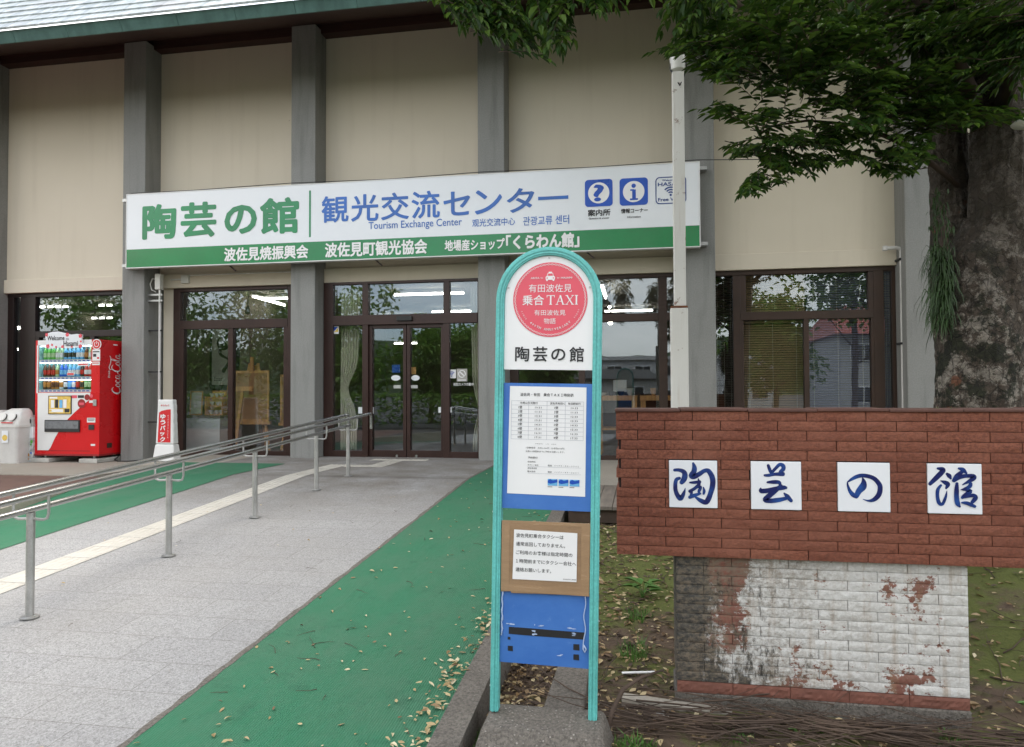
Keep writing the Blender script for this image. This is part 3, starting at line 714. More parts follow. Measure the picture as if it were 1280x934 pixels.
# entrance: fixed frame plus two sliding leaves
E_ = win(.35, [(3.53, 3.69, ZB, ZH), (4.20, 4.30, ZB, ZH, .002), (5.57, 5.67, ZB, ZH, .002), (6.13, 6.20, ZB, ZH), (3.69, 6.13, 2.15, 2.31, .012), (3.69, 6.13, 2.82, ZH, .004),
               (3.69, 4.20, -.08, .10), (5.67, 6.13, -.08, .10)],
         [(3.67, 4.22, 2.29, 2.84), (4.28, 5.60, 2.29, 2.84), (5.65, 6.15, 2.29, 2.84), (3.67, 4.22, .08, 2.17), (5.65, 6.15, .08, 2.17)], name='entrance')
leaves = []
for a, b in ((4.30, 4.935), (4.945, 5.57)):
    d = win(.395, [(a, a+.055, -.075, 2.15), (b-.055, b, -.075, 2.15), (a+.055, b-.055, -.075, .11, -.002), (a+.055, b-.055, 2.09, 2.15, -.002)], [(a+.05, b-.05, .1, 2.1)], name='sliding_door')
    leaves.append(d)
    g = MB(BO); xm = b-.16 if a < 4.5 else a+.16
    g.cyl((xm, .36, .02), (xm, .352, .02), .022, 14); g.build('lock', M['steel'], d)
g = MB(BO); g.box(4.80, 5.06, .255, .30, 2.20, 2.275); g.build('door_sensor', M['rubber'], E_, bevel=.008)
# stickers on the entrance glass (each its own small sheet on the outer face)
def sticker(u0, v0, u1, v1, mat, par=E_, yy=.358, name='sticker', oval=False):
    a = py(u0, v1, yy); b = py(u1, v0, yy); g = MB(BO)
    if oval:
        g.add([((a.x+b.x)/2+(b.x-a.x)/2*math.cos(k*math.pi/12), yy, (a.z+b.z)/2+(b.z-a.z)/2*math.sin(k*math.pi/12)) for k in range(24)], [tuple(range(24))])
    else: rect(g, a.x, b.x, a.z, b.z, yy)
    o = g.build(name, M[mat], par); return a, b
a, b = sticker(416, 408, 423.5, 417.5, 'paper')
g = MB(BO); g.add([(a.x+.01, .3565, b.z-.01), (a.x+.01, .3565, a.z+.03), (b.x-.01, .3565, b.z-.01)], [(0, 1, 2)], 0)
g.add([(b.x-.008, .3565, b.z-.02), (a.x+.02, .3565, a.z+.03), (b.x-.008, .3565, a.z+.03)], [(0, 1, 2)], 1); g.build('sticker_print', [M['icon'], M['yellow']], E_)
a, b = sticker(559, 462, 570, 473, 'paper'); g = MB(BO)
cx, cz = (a.x+b.x)/2, a.z+.035
for r in (.03, .052, .074): disc(g, cx, cz, r, .3565, 0, 12, r-.011, R_(50), R_(130))
disc(g, cx, cz, .010, .3565, 0, 12); g.build('sticker_print', M['icon'], E_)
a, b = sticker(571, 461, 584, 477, 'stone'); g = MB(BO); cx, cz = (a.x+b.x)/2, (a.z+b.z)/2+.02
disc(g, cx, cz, .062, .3565, 0, 24, .047); g.add([(cx-.05, .3565, cz+.032), (cx-.035, .3565, cz+.047), (cx+.05, .3565, cz-.032), (cx+.035, .3565, cz-.047)], [(0, 1, 2, 3)])
g.box(a.x+.02, b.x-.02, .3562, .3568, a.z+.015, a.z+.03); g.build('sticker_print', M['paper'], E_)
g = MB(BO); a = py(567, 482.5, .357); b = py(592, 478.5, .357); text_fit(g, '防犯カメラ作動中', a.x, b.x, a.z, b.z, .357, .02); g.build('lettering', M['paper'], E_)
for u0, v0, u1, v1, k in ((489, 469, 500.5, 476, 0), (514, 469, 524.5, 476, 1)): sticker(u0, v0, u1, v1, 'signwhite', leaves[k], .392, oval=True)
for u0, v0, u1, v1, k in ((492, 481.5, 501, 485.5, 0), (513, 481.5, 522, 485.5, 1)): sticker(u0, v0, u1, v1, 'steelmatt', leaves[k], .392)
for u0, v0, u1, v1, k in ((448, 509, 453, 517, 0), (462, 509, 467, 517, 0)): sticker(u0, v0, u1, v1, 'signwhite', E_ if k == 0 and u0 < 455 else leaves[0], .357 if u0 < 455 else .392)
for u0, v0, u1, v1 in ((548, 509, 553, 516), (559, 509, 565, 516)): sticker(u0, v0, u1, v1, 'signwhite', leaves[1] if u0 < 555 else E_, .392 if u0 < 555 else .357)
for u0, v0, u1, v1, mt in ((512, 459, 520, 468, 'woodpale'), (490, 456, 500, 466, 'icon')): sticker(u0, v0, u1, v1, mt, leaves[0] if u0 < 505 else leaves[1], .416)
# craft-shelf window
win(.45, [(6.63, 6.76, ZB, ZH), (7.72, 7.82, ZB, ZH), (8.95, 9.08, ZB, ZH), (9.24, 9.34, ZB, ZH), (6.76, 7.72, 2.13, 2.25, .003), (7.82, 8.95, 2.13, 2.25, .003), (9.08, 9.24, 2.13, 2.25, .003), (6.76, 9.24, 2.80, ZH, .006), (6.76, 9.24, ZB, .06, .006)],
    [(6.74, 7.74, 2.23, 2.82), (7.80, 8.97, 2.23, 2.82), (9.06, 9.26, 2.23, 2.82), (6.74, 7.74, .04, 2.15), (7.80, 8.97, .04, 2.15), (9.06, 9.26, .04, 2.15)], 'brown_soft')
# blind window, and the same beyond the last pillar
for dx in (0, 3.09):
    win(.45, [(9.76+dx, 9.80+dx, ZB, ZH), (10.05+dx, 10.16+dx, ZB, ZH, .004), (12.03+dx, 12.17+dx, ZB, ZH, .004), (12.28+dx, 12.33+dx, ZB, ZH), (10.16+dx, 12.03+dx, 2.11, 2.23, .008), (9.80+dx, 12.28+dx, 2.79, ZH, .012),
              (11.06+dx, 11.13+dx, ZB, 2.11, .002), (10.16+dx, 10.24+dx, 2.23, 2.79), (11.96+dx, 12.03+dx, 2.23, 2.79), (10.16+dx, 10.20+dx, ZB, 2.11), (11.99+dx, 12.03+dx, ZB, 2.11), (9.80+dx, 12.28+dx, ZB, .06, .016)],
        [(9.78+dx, 10.07+dx, .04, 2.82), (10.22+dx, 11.98+dx, 2.21, 2.81), (10.18+dx, 11.09+dx, .04, 2.13), (11.10+dx, 12.01+dx, .04, 2.13), (12.15+dx, 12.30+dx, .04, 2.82)], 'brown_soft')

# ---------------------------------------------------------------- inside: lamps, blinds, curtains
def tube_light(a, b, label, group=None):
    c = (a+b)/2; o = thing('ceiling_light', c, label, 'ceiling light', group)
    g = MB(c); g.tube([a, b], .018, 8); g.build('lamp_tube', M['tube'], o, smooth=True)
    d = (b-a).normalized(); g = MB(c); g.beam(a+Vector((0, 0, .05)), b+Vector((0, 0, .05)), .09, .035); g.build('lamp_body', M['white'], o)
ZC = 3.08
for k, (x, y) in enumerate(((1.2, 3.6), (2.4, 8.0), (6.6, 8.6), (8.4, 7.6))): tube_light(Vector((x-.6, y, ZC)), Vector((x+.6, y, ZC)), 'added fluorescent tube deep inside the hall, brightening the interior', 'added fill tubes inside the hall')  # extra tubes added to brighten the dark rooms behind the glass
tube_light(pz(316, 371, ZC), pz(356, 382, ZC), 'lit slanting fluorescent tube in the upper pane above the easels')
tube_light(pz(327, 423, 2.6), pz(354, 423.5, 2.6), 'lit fluorescent tube low behind the easel window at its right edge')
tube_light(pz(493, 369, ZC), pz(580, 366.5, ZC), 'long lit fluorescent tube seen in the upper panes over the entrance doors')
tube_light(pz(540, 390, ZC), pz(598, 389, ZC), 'lit fluorescent tube at the foot of the upper right entrance pane')
tube_light(pz(493, 429.5, 2.3), pz(521, 429, 2.3), 'short lit fluorescent tube behind the two sliding door leaves')
tube_light(pz(752, 358, ZC), pz(757, 373, ZC), 'lit fluorescent tube beside the rounded top of the stop sign')
for u0, u1, v in ((50, 97, 384), (124, 150, 382), (48, 82, 400.5), (105, 150, 398)):
    for k in range(int((u1-u0)/9.5)):
        a = pz(u0+k*9.7, v-k*.12, ZC); b = pz(u0+k*9.7+6, v-k*.12-.1, ZC)
        tube_light(a, b, 'short lit fluorescent tube in the rows seen above the vending machine', 'tube rows above the vending machine')
for (u, v, z, r, lb) in ((763, 403, 2.3, .04, 'round lit ceiling bulb just under the transom right of the stop sign'), (762, 384, 2.75, .03, 'small lit ceiling bulb in the upper pane right of the stop sign'),
                          (23, 410, 2.2, .03, 'small lit bulb in the narrow left pane, higher of two'), (20, 437, 1.9, .035, 'small lit bulb in the narrow left pane, lower of two')):
    c = pz(u, v, z) if u > 100 else py(u, v, 2.0)
    o = thing('ceiling_bulb', c, lb, 'lamp'); g = MB(); g.lathe((0, 0, 0), [(r*.5, -r), (r, -r*.3), (r, r*.3), (r*.6, r)], 10); g.build('bulb', M['bulb'], o, smooth=True)
    top = min(3.17-c.z, 3.0); g = MB(); g.cyl((0, 0, r), (0, 0, top), .006, 6); g.build('cord', M['rubber'], o)

def blind(x0, x1, z0, z1, y, mat, label):
    o = thing('window_blind', ((x0+x1)/2, y, z1), label, 'blind'); g = MB(o.location); z = z0+.02
    while z < z1-.03:
        g.add([(x0, y-.012, z-.013), (x1, y-.012, z-.013), (x1, y+.012, z+.013), (x0, y+.012, z+.013), (x0, y-.012, z-.0142), (x1, y-.012, z-.0142), (x1, y+.012, z+.0118), (x0, y+.012, z+.0118)],
              [(0, 1, 2, 3), (7, 6, 5, 4), (0, 4, 5, 1), (2, 6, 7, 3)]); z += .036
    g.build('slats', mat, o); g = MB(o.location); g.box(x0, x1, y-.016, y+.016, z1-.03, z1); g.build('head_rail', mat, o)
    g = MB(o.location)
    for k in (.12, .5, .88): xx = x0+(x1-x0)*k; g.box(xx-.0015, xx+.0015, y-.0125, y-.0115, z0, z1-.03)
    g.build('ladder_cord', M['cloth'], o)
blind(10.19, 11.08, .0, 2.10, .53, M['blind1'], 'lowered brown venetian blind in the lower left pane above the brick wall')
blind(11.11, 12.01, .0, 2.10, .53, M['blind2'], 'lowered slate blue venetian blind in the lower right pane above the brick wall')
blind(10.23, 11.10, 2.24, 2.80, .53, M['blind1'], 'brown venetian blind in the upper pane beneath the hanging leaves')
blind(11.12, 11.97, 2.24, 2.80, .53, M['blind2'], 'dark slate venetian blind in the right half of the upper pane')
blind(9.80, 10.06, .0, 2.80, .53, M['clothdark'], 'dark narrow blind just right of the grey pillar beside the white lamp pole')
blind(12.17, 12.29, .0, 2.80, .53, M['blind2'], 'very narrow slate blind beside the thin drain pipe')
blind(13.28, 15.1, .0, 2.80, .53, M['blind1'], 'brown venetian blind in the window right of the tree trunk')

def curtain(xa, xb, z0, z1, y, label, mat, waist=None, folds=7, name='curtain'):
    g = MB(((xa+xb)/2, y, z1)); nx, nz = folds*8, 26; vs = []
    for j in range(nz+1):
        t = j/nz; z = z1+(z0-z1)*t
        w_ = 1.0
        if waist: w_ = 1-.45*math.exp(-((t-waist)/.10)**2)-(.18*min(1, t/waist))
        for i in range(nx+1):
            s_ = i/nx; x = xa+(xb-xa)*s_*w_
            vs.append((x, y+.03*math.sin(s_*folds*2*math.pi)*(.6+.4*w_)+.012*math.sin(s_*5+t*6), z))
    g.add(vs, [(j*(nx+1)+i, j*(nx+1)+i+1, (j+1)*(nx+1)+i+1, (j+1)*(nx+1)+i) for j in range(nz) for i in range(nx)])
    o = tag(g.build(name, mat, smooth=True), label, 'curtain'); md = o.modifiers.new('thickness', 'SOLIDIFY'); md.thickness = .004
    return o
curtain(3.72, 4.08, .06, 2.83, .56, 'off white gathered curtain tied back at the left of the entrance', M['cloth'], .62)
curtain(6.16, 5.96, .06, 2.83, .56, 'off white gathered curtain at the right edge of the entrance', M['cloth'], .75, 4)
curtain(-1.95, -.1, .0, 2.0, .8, 'dark brown curtain hanging behind the vending machine', M['clothdark'], None, 12)

# easels, cabinet and pottery behind the easel window
def easel(cx, y, w_, h, label):
    o = thing('easel', (cx, y, 0), label, 'easel')
    g = MB(); g.beam((-w_*.46, 0, 0), (-w_*.10, .10, h*.99), .045, .03); g.build('leg', M['woodpale'], o)
    g = MB(); g.beam((w_*.46, 0, 0), (w_*.10, .10, h*.99), .045, .03); g.build('leg', M['woodpale'], o)
    g = MB(); g.beam((0, .55, 0), (0, .16, h*.97), .045, .03); g.build('leg', M['woodpale'], o)
    g = MB(); g.beam((0, .0, h*.30), (0, .03, h*1.06), .06, .03); g.build('mast', M['woodpale'], o)
    g = MB(); g.box(-w_*.5, w_*.5, -.05, .02, h*.30, h*.335); g.build('tray', M['woodpale'], o)
    g = MB(); g.box(-w_*.44, w_*.44, -.030, -.014, h*.335, h*.90); b = g.build('drawing_board', M['woodboard'], o)
    g = MB()
    for a, b2, c, d in ((-w_*.46, w_*.46, h*.875, h*.905), (-w_*.46, w_*.46, h*.335, h*.36), (-w_*.47, -w_*.43, h*.335, h*.905), (w_*.43, w_*.47, h*.335, h*.905)): g.box(a, b2, -.036-.001*(a > 0), -.012, c, d)
    g.build('board_rim', M['woodpale'], o)
    return o
e1 = easel(1.75, 1.15, .78, 1.60, 'wooden easel with a blank brown board, left of the two easels behind glass')
e2 = easel(2.62, 1.25, .72, 1.52, 'wooden easel half hidden by the window jamb, right of the two easels')
e3 = thing('tee_stand', (1.66, .93, 0), 'light wooden T-shaped stand leaning in front of the left easel', 'stand')
g = MB(); g.beam((-.09, 0, 0), (.03, .04, 1.10), .05, .03); g.build('post', M['woodpale'], e3)
g = MB(); g.beam((-.18, .02, 1.12), (.24, .02, 1.12), .03, .08); g.build('crossbar', M['woodpale'], e3)
c_ = thing('display_cabinet', (.92, 1.2, 0), 'white box cabinet standing behind the easel window, pottery on top', 'cabinet')
g = MB(); g.box(-.40, .36, -.28, .28, .0, .60); g.build('body', M['cabinet'], c_, bevel=.004)
g = MB(); g.box(-.42, .38, -.30, .30, .602, .645); g.build('top', M['interior'], c_, bevel=.004)
def book(x, y, z, w_, h, lean, mat, label):
    o = thing('picture_stand', (x, y, z), label, 'picture frame', rot=(R_(-14), 0, R_(lean)))
    g = MB(); g.box(-w_/2, w_/2, 0, .02, 0, h); g.build('frame', M['woodpale'], o, bevel=.003)
    g = MB(); g.box(-w_/2+.025, w_/2-.025, -.003, -.001, .025, h-.025); g.build('print', M[mat], o)
book(.70, 1.08, .645, .22, .45, 24, 'ceramic', 'leaning grey booklet at the left end of the white cabinet top')
book(.98, 1.28, .645, .30, .46, 0, 'yellow', 'yellowish framed picture standing mid cabinet, behind the bowls')
book(1.16, 1.36, .645, .22, .58, -6, 'paper', 'tall pale framed notice standing right on the white cabinet')
g0 = thing('pottery_rack', (1.10, 1.06, .645), 'small stepped wooden rack carrying white bowls on the cabinet', 'rack')
g = MB(); g.box(-.16, .16, -.05, .11, .0, .02); g.box(-.16, .16, -.02, .11, .16, .175); g.box(-.16, .16, .02, .11, .31, .325); g.build('shelf', M['woodpale'], g0)
g = MB(); g.box(-.175, -.161, -.05, .11, 0, .34); g.box(.161, .175, -.05, .11, 0, .34); g.build('side', M['woodpale'], g0)
bw = None
for i, (x, z) in enumerate(((1.0, .665), (1.11, .665), (1.2, .665), (1.02, .82), (1.13, .82), (1.21, .82), (1.01, .97), (1.11, .97), (1.2, .97))):
    if bw is None:
        g = MB(); g.lathe((0, 0, 0), [(.018, 0), (.02, .008), (.042, .045), (.046, .07), (.042, .07), (.03, .03), (.002, .02)], 14)
        bw = g.build('bowl', M['ceramic'], smooth=R_(40), loc=(x, 1.10, z)); tag(bw, 'small white glazed bowl on the stepped rack behind the easel window', 'bowl', 'bowls on the stepped rack')
    else: o = bw.copy(); COL.objects.link(o); o.location = (x, 1.10, z)
p_ = thing('hanging_poster', (.86, 1.75, 2.42), 'tall printed banner with black border and dark round motif behind the easel window', 'poster')
g = MB(); g.box(-.32, .30, 0, .02, -1.32, .02); g.build('backing', M['black'], p_)
g = MB(); rect(g, -.27, .19, -1.22, -.03, -.003, 0); disc(g, -.03, -.42, .14, -.005, 1, 24, .10); disc(g, -.01, -.46, .06, -.005, 1, 16); stroke(g, [(-.1, -.1, .02), (.05, -.22, .05), (-.1, -.6, .06), (.08, -.75, .04), (-.02, -.95, .08)], lambda a, b: (a, b), -.0065, 1)
for k in range(9): rect(g, -.22+.045*(k % 4), -.19+.045*(k % 4), -1.14+.03*(k//4), -1.125+.03*(k//4), -.005, 1)
g.build('print', [M['ceramic'], M['black']], p_)
for (u, v) in ((331, 372),):
    c0 = py(393/1.0*0+310, 384, 2.2)
    o = thing('spot_lamp', c0, 'small white spot lamp hanging from the ceiling behind the easel window', 'lamp')
    g = MB(); g.cyl((0, 0, .0), (.02, -.05, -.12), .035, 12, r1=.05); g.build('shade', M['lampwhite'], o); g = MB(); g.cyl((0, 0, 0), (0, 0, 3.17-c0.z), .008, 6); g.build('stem', M['lampwhite'], o)
# craft tables behind the stop sign
def craft_table(x0, x1, y, label):
    o = thing('craft_table', ((x0+x1)/2, y, 0), label, 'table'); h = (x1-x0)/2
    g = MB(); g.box(-h, h, -.3, .3, .90, .98); g.build('tabletop', M['woodpale'], o, bevel=.004)
    for sx in (-1, 1):
        for sy in (-1, 1): g = MB(); g.box(sx*(h-.05)-.04, sx*(h-.05)+.04, sy*.24-.04, sy*.24+.04, 0, .899); g.build('leg', M['woodpale'], o)
    g = MB(); g.box(-h+.1, h-.1, -.26, .26, .42, .46); g.build('shelf', M['woodpale'], o)
    g = MB(); g.box(-h+.1, h-.1, .22, .26, .46, .89); g.build('back_board', M['brown'], o)
    return o
craft_table(7.95, 8.62, 1.25, 'wooden craft table with shelf just right of the stop sign')
craft_table(8.66, 9.32, 1.25, 'wooden craft table behind the mullion next to the lamp pole')
jars = (('plate_stack', .09, .05, 'ceramic', 'low white plate at the left end of the craft table'), ('dark_bowl', .06, .07, 'black', 'black bowl on the craft table, left of the two black bowls'),
        ('dark_bowl', .06, .07, 'black', 'black bowl on the craft table, right of the two black bowls'), ('pale_jar', .06, .12, 'ceramic', 'pale round jar on the craft table beside the black bowls'),
        ('dark_bowl', .07, .07, 'black', 'black bowl on the second craft table near the mullion'), ('pale_jar', .05, .12, 'woodpale', 'tan jar on the second craft table right of the mullion'))
for i, (nm, r, h, mt, lb) in enumerate(jars):
    g = MB((8.04+i*.155+(.06 if i > 3 else 0), 1.12, .98)); x = g.o.x; g.lathe(g.o, [(r*.5, 0), (r*.9, h*.4), (r, h), (r*.9, h), (r*.7, h*.5), (.002, h*.3)], 14); tag(g.build(nm, M[mt], smooth=R_(40)), lb, 'pottery')
o = thing('price_card', (8.33, 1.42, .98), 'blank white card standing on the craft table', 'card'); g = MB(); g.box(-.11, .11, 0, .01, .06, .26); g.build('sheet', M['paper'], o); g = MB(); g.box(-.04, .04, -.02, .05, 0, .06); g.build('foot', M['paper'], o)

# ================================================================== THINGS ON THE FACADE
# ---- long signboard
S = thing('signboard', (4.92, -.14, 3.12), 'long white and green hall signboard with blue and green lettering over the entrance', 'sign')
SO = S.location.copy(); YF = -.255
SX0, SX1, SZ0, SZ1, SZM = .312, 9.52, 3.124, 4.335, 3.425
g = MB(SO); g.box(SX0, SX1, YF, -.16, SZ0, SZ1); g.build('panel', M['signwhite'], S, bevel=.004)
g = MB(SO); g.box(SX0, SX1, YF-.002, YF, SZ0+.004, SZM); g.build('green_band', M['signgreen'], S)
g = MB(SO)
for a, b, c, d in ((SX0-.012, SX1+.012, SZ1, SZ1+.012), (SX0-.012, SX1+.012, SZ0-.012, SZ0), (SX0-.012, SX0, SZ0, SZ1), (SX1, SX1+.012, SZ0, SZ1)): g.box(a, b, YF-.005, -.155, c, d)
g.build('rim', M['white'], S)
for x in PX[1:5]:
    for z in (SZ0+.03, SZ1-.08):
        g = MB(SO); g.box(x+.12, x+.30, -.162, .002, z, z+.05); g.build('bracket', M['steelmatt'], S)
for x in (2.1, 4.6, 7.9):
    g = MB(SO); g.beam((x, -.12, SZ0-.004), (x+.10, -.12, SZ0-.09), .03, .02); g.build('stay', M['brown'], S)
YT = YF-.004
g = MB(SO)
xs = (.60, 1.30, 2.08, 2.70); ws = (.62, .64, .57, .67)
for ch, x, wd in zip('陶芸の館', xs, ws): text_fit(g, ch, x, x+wd, 3.575 if ch != 'の' else 3.60, 4.155 if ch != 'の' else 4.07, YT, .034)
rect(g, 3.54, 3.57, 3.50, 4.24, YT); g.build('hall_name', M['textgreen'], S)
g = MB(SO); n_ = 8; cw = (7.66-3.73)/8
for k, ch in enumerate('観光交流センター'):
    lo, hi, ins = (3.71, 4.135, .02)
    if ch == 'ー': lo, hi = 3.90, 3.955
    elif ch in 'センタ': lo, hi, ins = 3.73, 4.10, .035
    text_fit(g, ch, 3.73+k*cw+ins, 3.73+(k+1)*cw-ins, lo, hi, YT, .018 if ch != 'ー' else 0)
text_fit(g, 'Tourism Exchange Center', 4.53, 6.02, 3.545, 3.695, YT, .006)
text_fit(g, '观光交流中心', 6.18, 6.84, 3.545, 3.665, YT, .008); text_fit(g, '관광교류 센터', 6.96, 7.65, 3.53, 3.665, YT, .008)
g.build('centre_name', M['textblue'], S)
Y2 = YT-.002
g = MB(SO); text_fit(g, '波佐見焼振興会', 2.08, 3.53, 3.165, 3.385, Y2, .03); g.build('band_lettering', M['paper'], S)
g = MB(SO); text_fit(g, '波佐見町観光協会', 3.81, 5.475, 3.165, 3.395, Y2, .03); g.build('band_lettering', M['paper'], S)
g = MB(SO)
text_fit(g, '地場産ショップ', 5.75, 6.68, 3.19, 3.36, Y2, .03); text_fit(g, '「くらわん館」', 6.70, 7.80, 3.175, 3.40, Y2, .045); g.build('band_lettering', M['paper'], S)
g = MB(SO)
for x0, x1, z0 in ((7.885, 8.29, 3.765), (8.39, 8.797, 3.758)):
    flat(g, rrect(x0, x1, z0, z0+.40, .05), YT, 0); disc(g, (x0+x1)/2, z0+.20, .155, YT-.002, 1)
text_fit(g, '?', 8.01, 8.165, 3.84, 4.09, YT-.004, .03); cx, cz = 8.594, 3.958
disc(g, cx, cz+.085, .032, YT-.004, 0, 20); rect(g, cx-.022, cx+.03, cz-.11, cz+.03, YT-.004); rect(g, cx-.05, cx+.005, cz+.012, cz+.035, YT-.0045); rect(g, cx-.055, cx+.06, cz-.125, cz-.10, YT-.0045)
g.build('icon', [M['icon'], M['paper']], S)
g = MB(SO); x0, x1, z0, z1 = 8.905, 9.34, 3.755, 4.15
o_ = rrect(x0, x1, z0, z1, .06); i_ = rrect(x0+.014, x1-.014, z0+.014, z1-.014, .048); n_ = len(o_)
g.add([(a, YT, b) for a, b in o_]+[(a, YT, b) for a, b in i_], [(k, (k+1) % n_, n_+(k+1) % n_, n_+k) for k in range(n_)])
text_fit(g, 'Welcome to', 9.00, 9.25, 4.085, 4.115, YT); text_fit(g, 'HASAMI', 8.94, 9.305, 4.015, 4.07, YT, .02); text_fit(g, 'Free Wi-Fi', 8.94, 9.305, 3.795, 3.845, YT, .02)
for r in (.05, .085, .12): disc(g, 9.12, 3.885, r, YT, 0, 14, r-.02, R_(42), R_(138))
disc(g, 9.12, 3.882, .017, YT, 0, 14); g.build('wifi_mark', M['wifi'], S)
g = MB(SO); text_fit(g, '案内所', 7.925, 8.255, 3.625, 3.725, YT, .025); text_fit(g, '情報コーナー', 8.41, 8.795, 3.645, 3.715, YT, .025)
text_fit(g, 'Question & answer', 7.94, 8.24, 3.575, 3.605, YT); text_fit(g, 'Information', 8.50, 8.69, 3.575, 3.605, YT); g.build('caption', M['black'], S)
# thin wire along the sign's top edge
o = thing('cable', (4.9, -.1, 4.36), 'thin black cable strung along the top edge of the long signboard', 'cable')
g = MB(o.location); P = [(.2, -.05, 4.40), (.33, -.17, 4.385), (1.5, -.18, 4.375), (3.2, -.18, 4.40), (4.8, -.18, 4.372), (6.3, -.18, 4.40), (8, -.18, 4.375), (9.5, -.16, 4.40), (12.4, .0, 4.30)]
g.tube(P, .006, 6); g.build('wire', M['rubber'], o)

# ---- conduit with meter box by the first window
o = thing('conduit_pipe', (.655, .13, -.02), 'thin grey conduit with cream box on top, beside the easel window', 'pipe'); L = o.location
g = MB(L); g.cyl((.655, .13, -.02), (.655, .13, 2.86), .022, 12); g.build('pipe', M['binwhite'], o, smooth=R_(40))
g = MB(L); g.box(.60, .70, .06, .16, 2.80, 3.07); g.build('meter_box', M['ceramic'], o, bevel=.01)
g = MB(L); g.box(.44, .72, .09, .12, 2.60, 2.63); g.box(.44, .72, .09, .12, 2.70, 2.73); g.box(.66, .69, .085, .125, 2.58, 2.80); g.build('bracket', M['steelmatt'], o)
g = MB(L); g.tube([(.61+.0, .11, 2.98), (.53, .10, 2.99), (.49, .10, 2.90), (.52, .10, 2.80), (.60, .10, 2.76)], .009, 8); g.build('cable_loop', M['ceramic'], o, smooth=True)
for z in (.55, 1.4, 2.1): g = MB(L); g.box(.45, .69, .115, .145, z, z+.022); g.build('clamp', M['rubber'], o)
o = thing('surface_conduit', (1.9, .33, 3.02), 'thin conduit and small cream junction box on the lintel over the easel window', 'pipe'); L = o.location
g = MB(L); g.cyl((.72, .325, 3.0), (.95, .325, 3.0), .014, 8); g.cyl((1.06, .325, 3.065), (3.09, .325, 3.065), .012, 8); g.build('pipe', M['ceramic'], o)
g = MB(L); g.box(.93, 1.07, .29, .338, 2.93, 3.07); g.build('junction_box', M['ceramic'], o, bevel=.006)
# ---- drain pipe
o = thing('drain_pipe', (12.34, .2, -.1), 'thin pale drain pipe with elbow at the top, left of the tree trunk', 'pipe'); L = o.location
g = MB(L); g.tube([(12.13, .2, 3.08), (12.28, .2, 3.085), (12.33, .2, 3.07), (12.345, .2, 3.02), (12.345, .2, 2), (12.34, .2, -.1)], .028, 12); g.build('pipe', M['binwhite'], o, smooth=R_(50))
g = MB(L); g.lathe((12.13, .2, 3.08), [(.03, -.034), (.036, -.03), (.036, .03), (.03, .034)], 12); g.build('elbow_cap', M['binwhite'], o)
for z in (1.7, 2.9): g = MB(L); g.box(12.30, 12.40, .165, .34, z, z+.03); g.build('clamp', M['rubber'], o)

# ---- vending machine (local: front face at y=0, x 0..1.21, z 0..1.88)
VL = Vector((-1.255, -.40, .055))
V = thing('vending_machine', (-.65, -.06, .055), 'red and white drinks vending machine on grey blocks, left of the first window', 'vending machine')
VO = V.location - VL
def vx(X): return (X-115)/375*1.21
def vz(Y): return (782-Y)/660*1.88
def vb(): return MB(VO)
def vr(g, X0, X1, Y0, Y1, y=-.002, m=0): rect(g, vx(X0), vx(X1), vz(Y1), vz(Y0), y, m)
DX0, DX1, DZ0, DZ1 = vx(133), vx(441), vz(425), vz(152)
g = vb(); W_ = 1.21                               # cabinet with a recessed display bay
g.box(0, DX0, 0, .68, .0, 1.88); g.box(DX1, W_, 0, .68, 0, 1.88); g.box(DX0, DX1, 0, .68, 0, DZ0); g.box(DX0, DX1, 0, .68, DZ1, 1.88); g.box(DX0, DX1, .17, .68, DZ0, DZ1)
g.build('cabinet', M['red'], V)
g = vb(); g.box(-.006, W_+.006, -.010, .69, -.03, .0); g.build('plinth', M['darkred'], V)
for a in (.1, 1.02):
    for y in (.08, .55): g = vb(); g.cyl((a+.04, y, -.07), (a+.04, y, -.03), .02, 10); g.build('foot', M['steelmatt'], V)
g = vb(); g.box(DX0, DX1, .165, .169, DZ0, DZ1); g.box(DX0, DX0+.006, .004, .165, DZ0, DZ1); g.box(DX0+.006, DX1-.006, .004, .165, DZ1-.006, DZ1)
for k, Y in enumerate((243, 343.5, 417.5)):
    z = vz(Y); g.box(DX0+.006, DX1-.001, .012, .163, z-.012, z+.010)
g.build('display_bay', pm('display_backdrop', (.33, .62, .66), .5), V)
def bottle_mesh(w_, h, shape):
    mb = MB()
    if shape == 0: pr = [(.9, 0), (1, .03), (1, .55), (.92, .66), (.42, .84), (.34, .88), (.34, .93)]
    else: pr = [(.85, 0), (1, .04), (1, .93), (.85, 1.0)]
    mb.lathe((0, 0, 0), [(w_/2*a, h*b) for a, b in pr], 12, 0)
    if shape == 0:
        mb.lathe((0, 0, 0), [(w_/2*.40, h*.93), (w_/2*.40, h)], 10, 2); mb.lathe((0, 0, 0), [(w_/2*1.015, h*.16), (w_/2*1.02, h*.50)], 12, 1)
    else: mb.lathe((0, 0, 0), [(w_/2*1.015, h*.2), (w_/2*1.015, h*.7)], 12, 1)
    return mb
def pl(name, c): return pm(name, c, .25, 0, .08, 8)
CL = {k: pl(k+'_drink', c) for k, c in dict(green=(.10, .42, .06), lime=(.38, .55, .30), dgreen=(.03, .15, .03), blue=(.02, .13, .60), sky=(.16, .45, .75), brown=(.10, .035, .015), amber=(.40, .17, .03), red=(.48, .02, .015), white=(.7, .72, .72), dark=(.03, .022, .02)).items()}
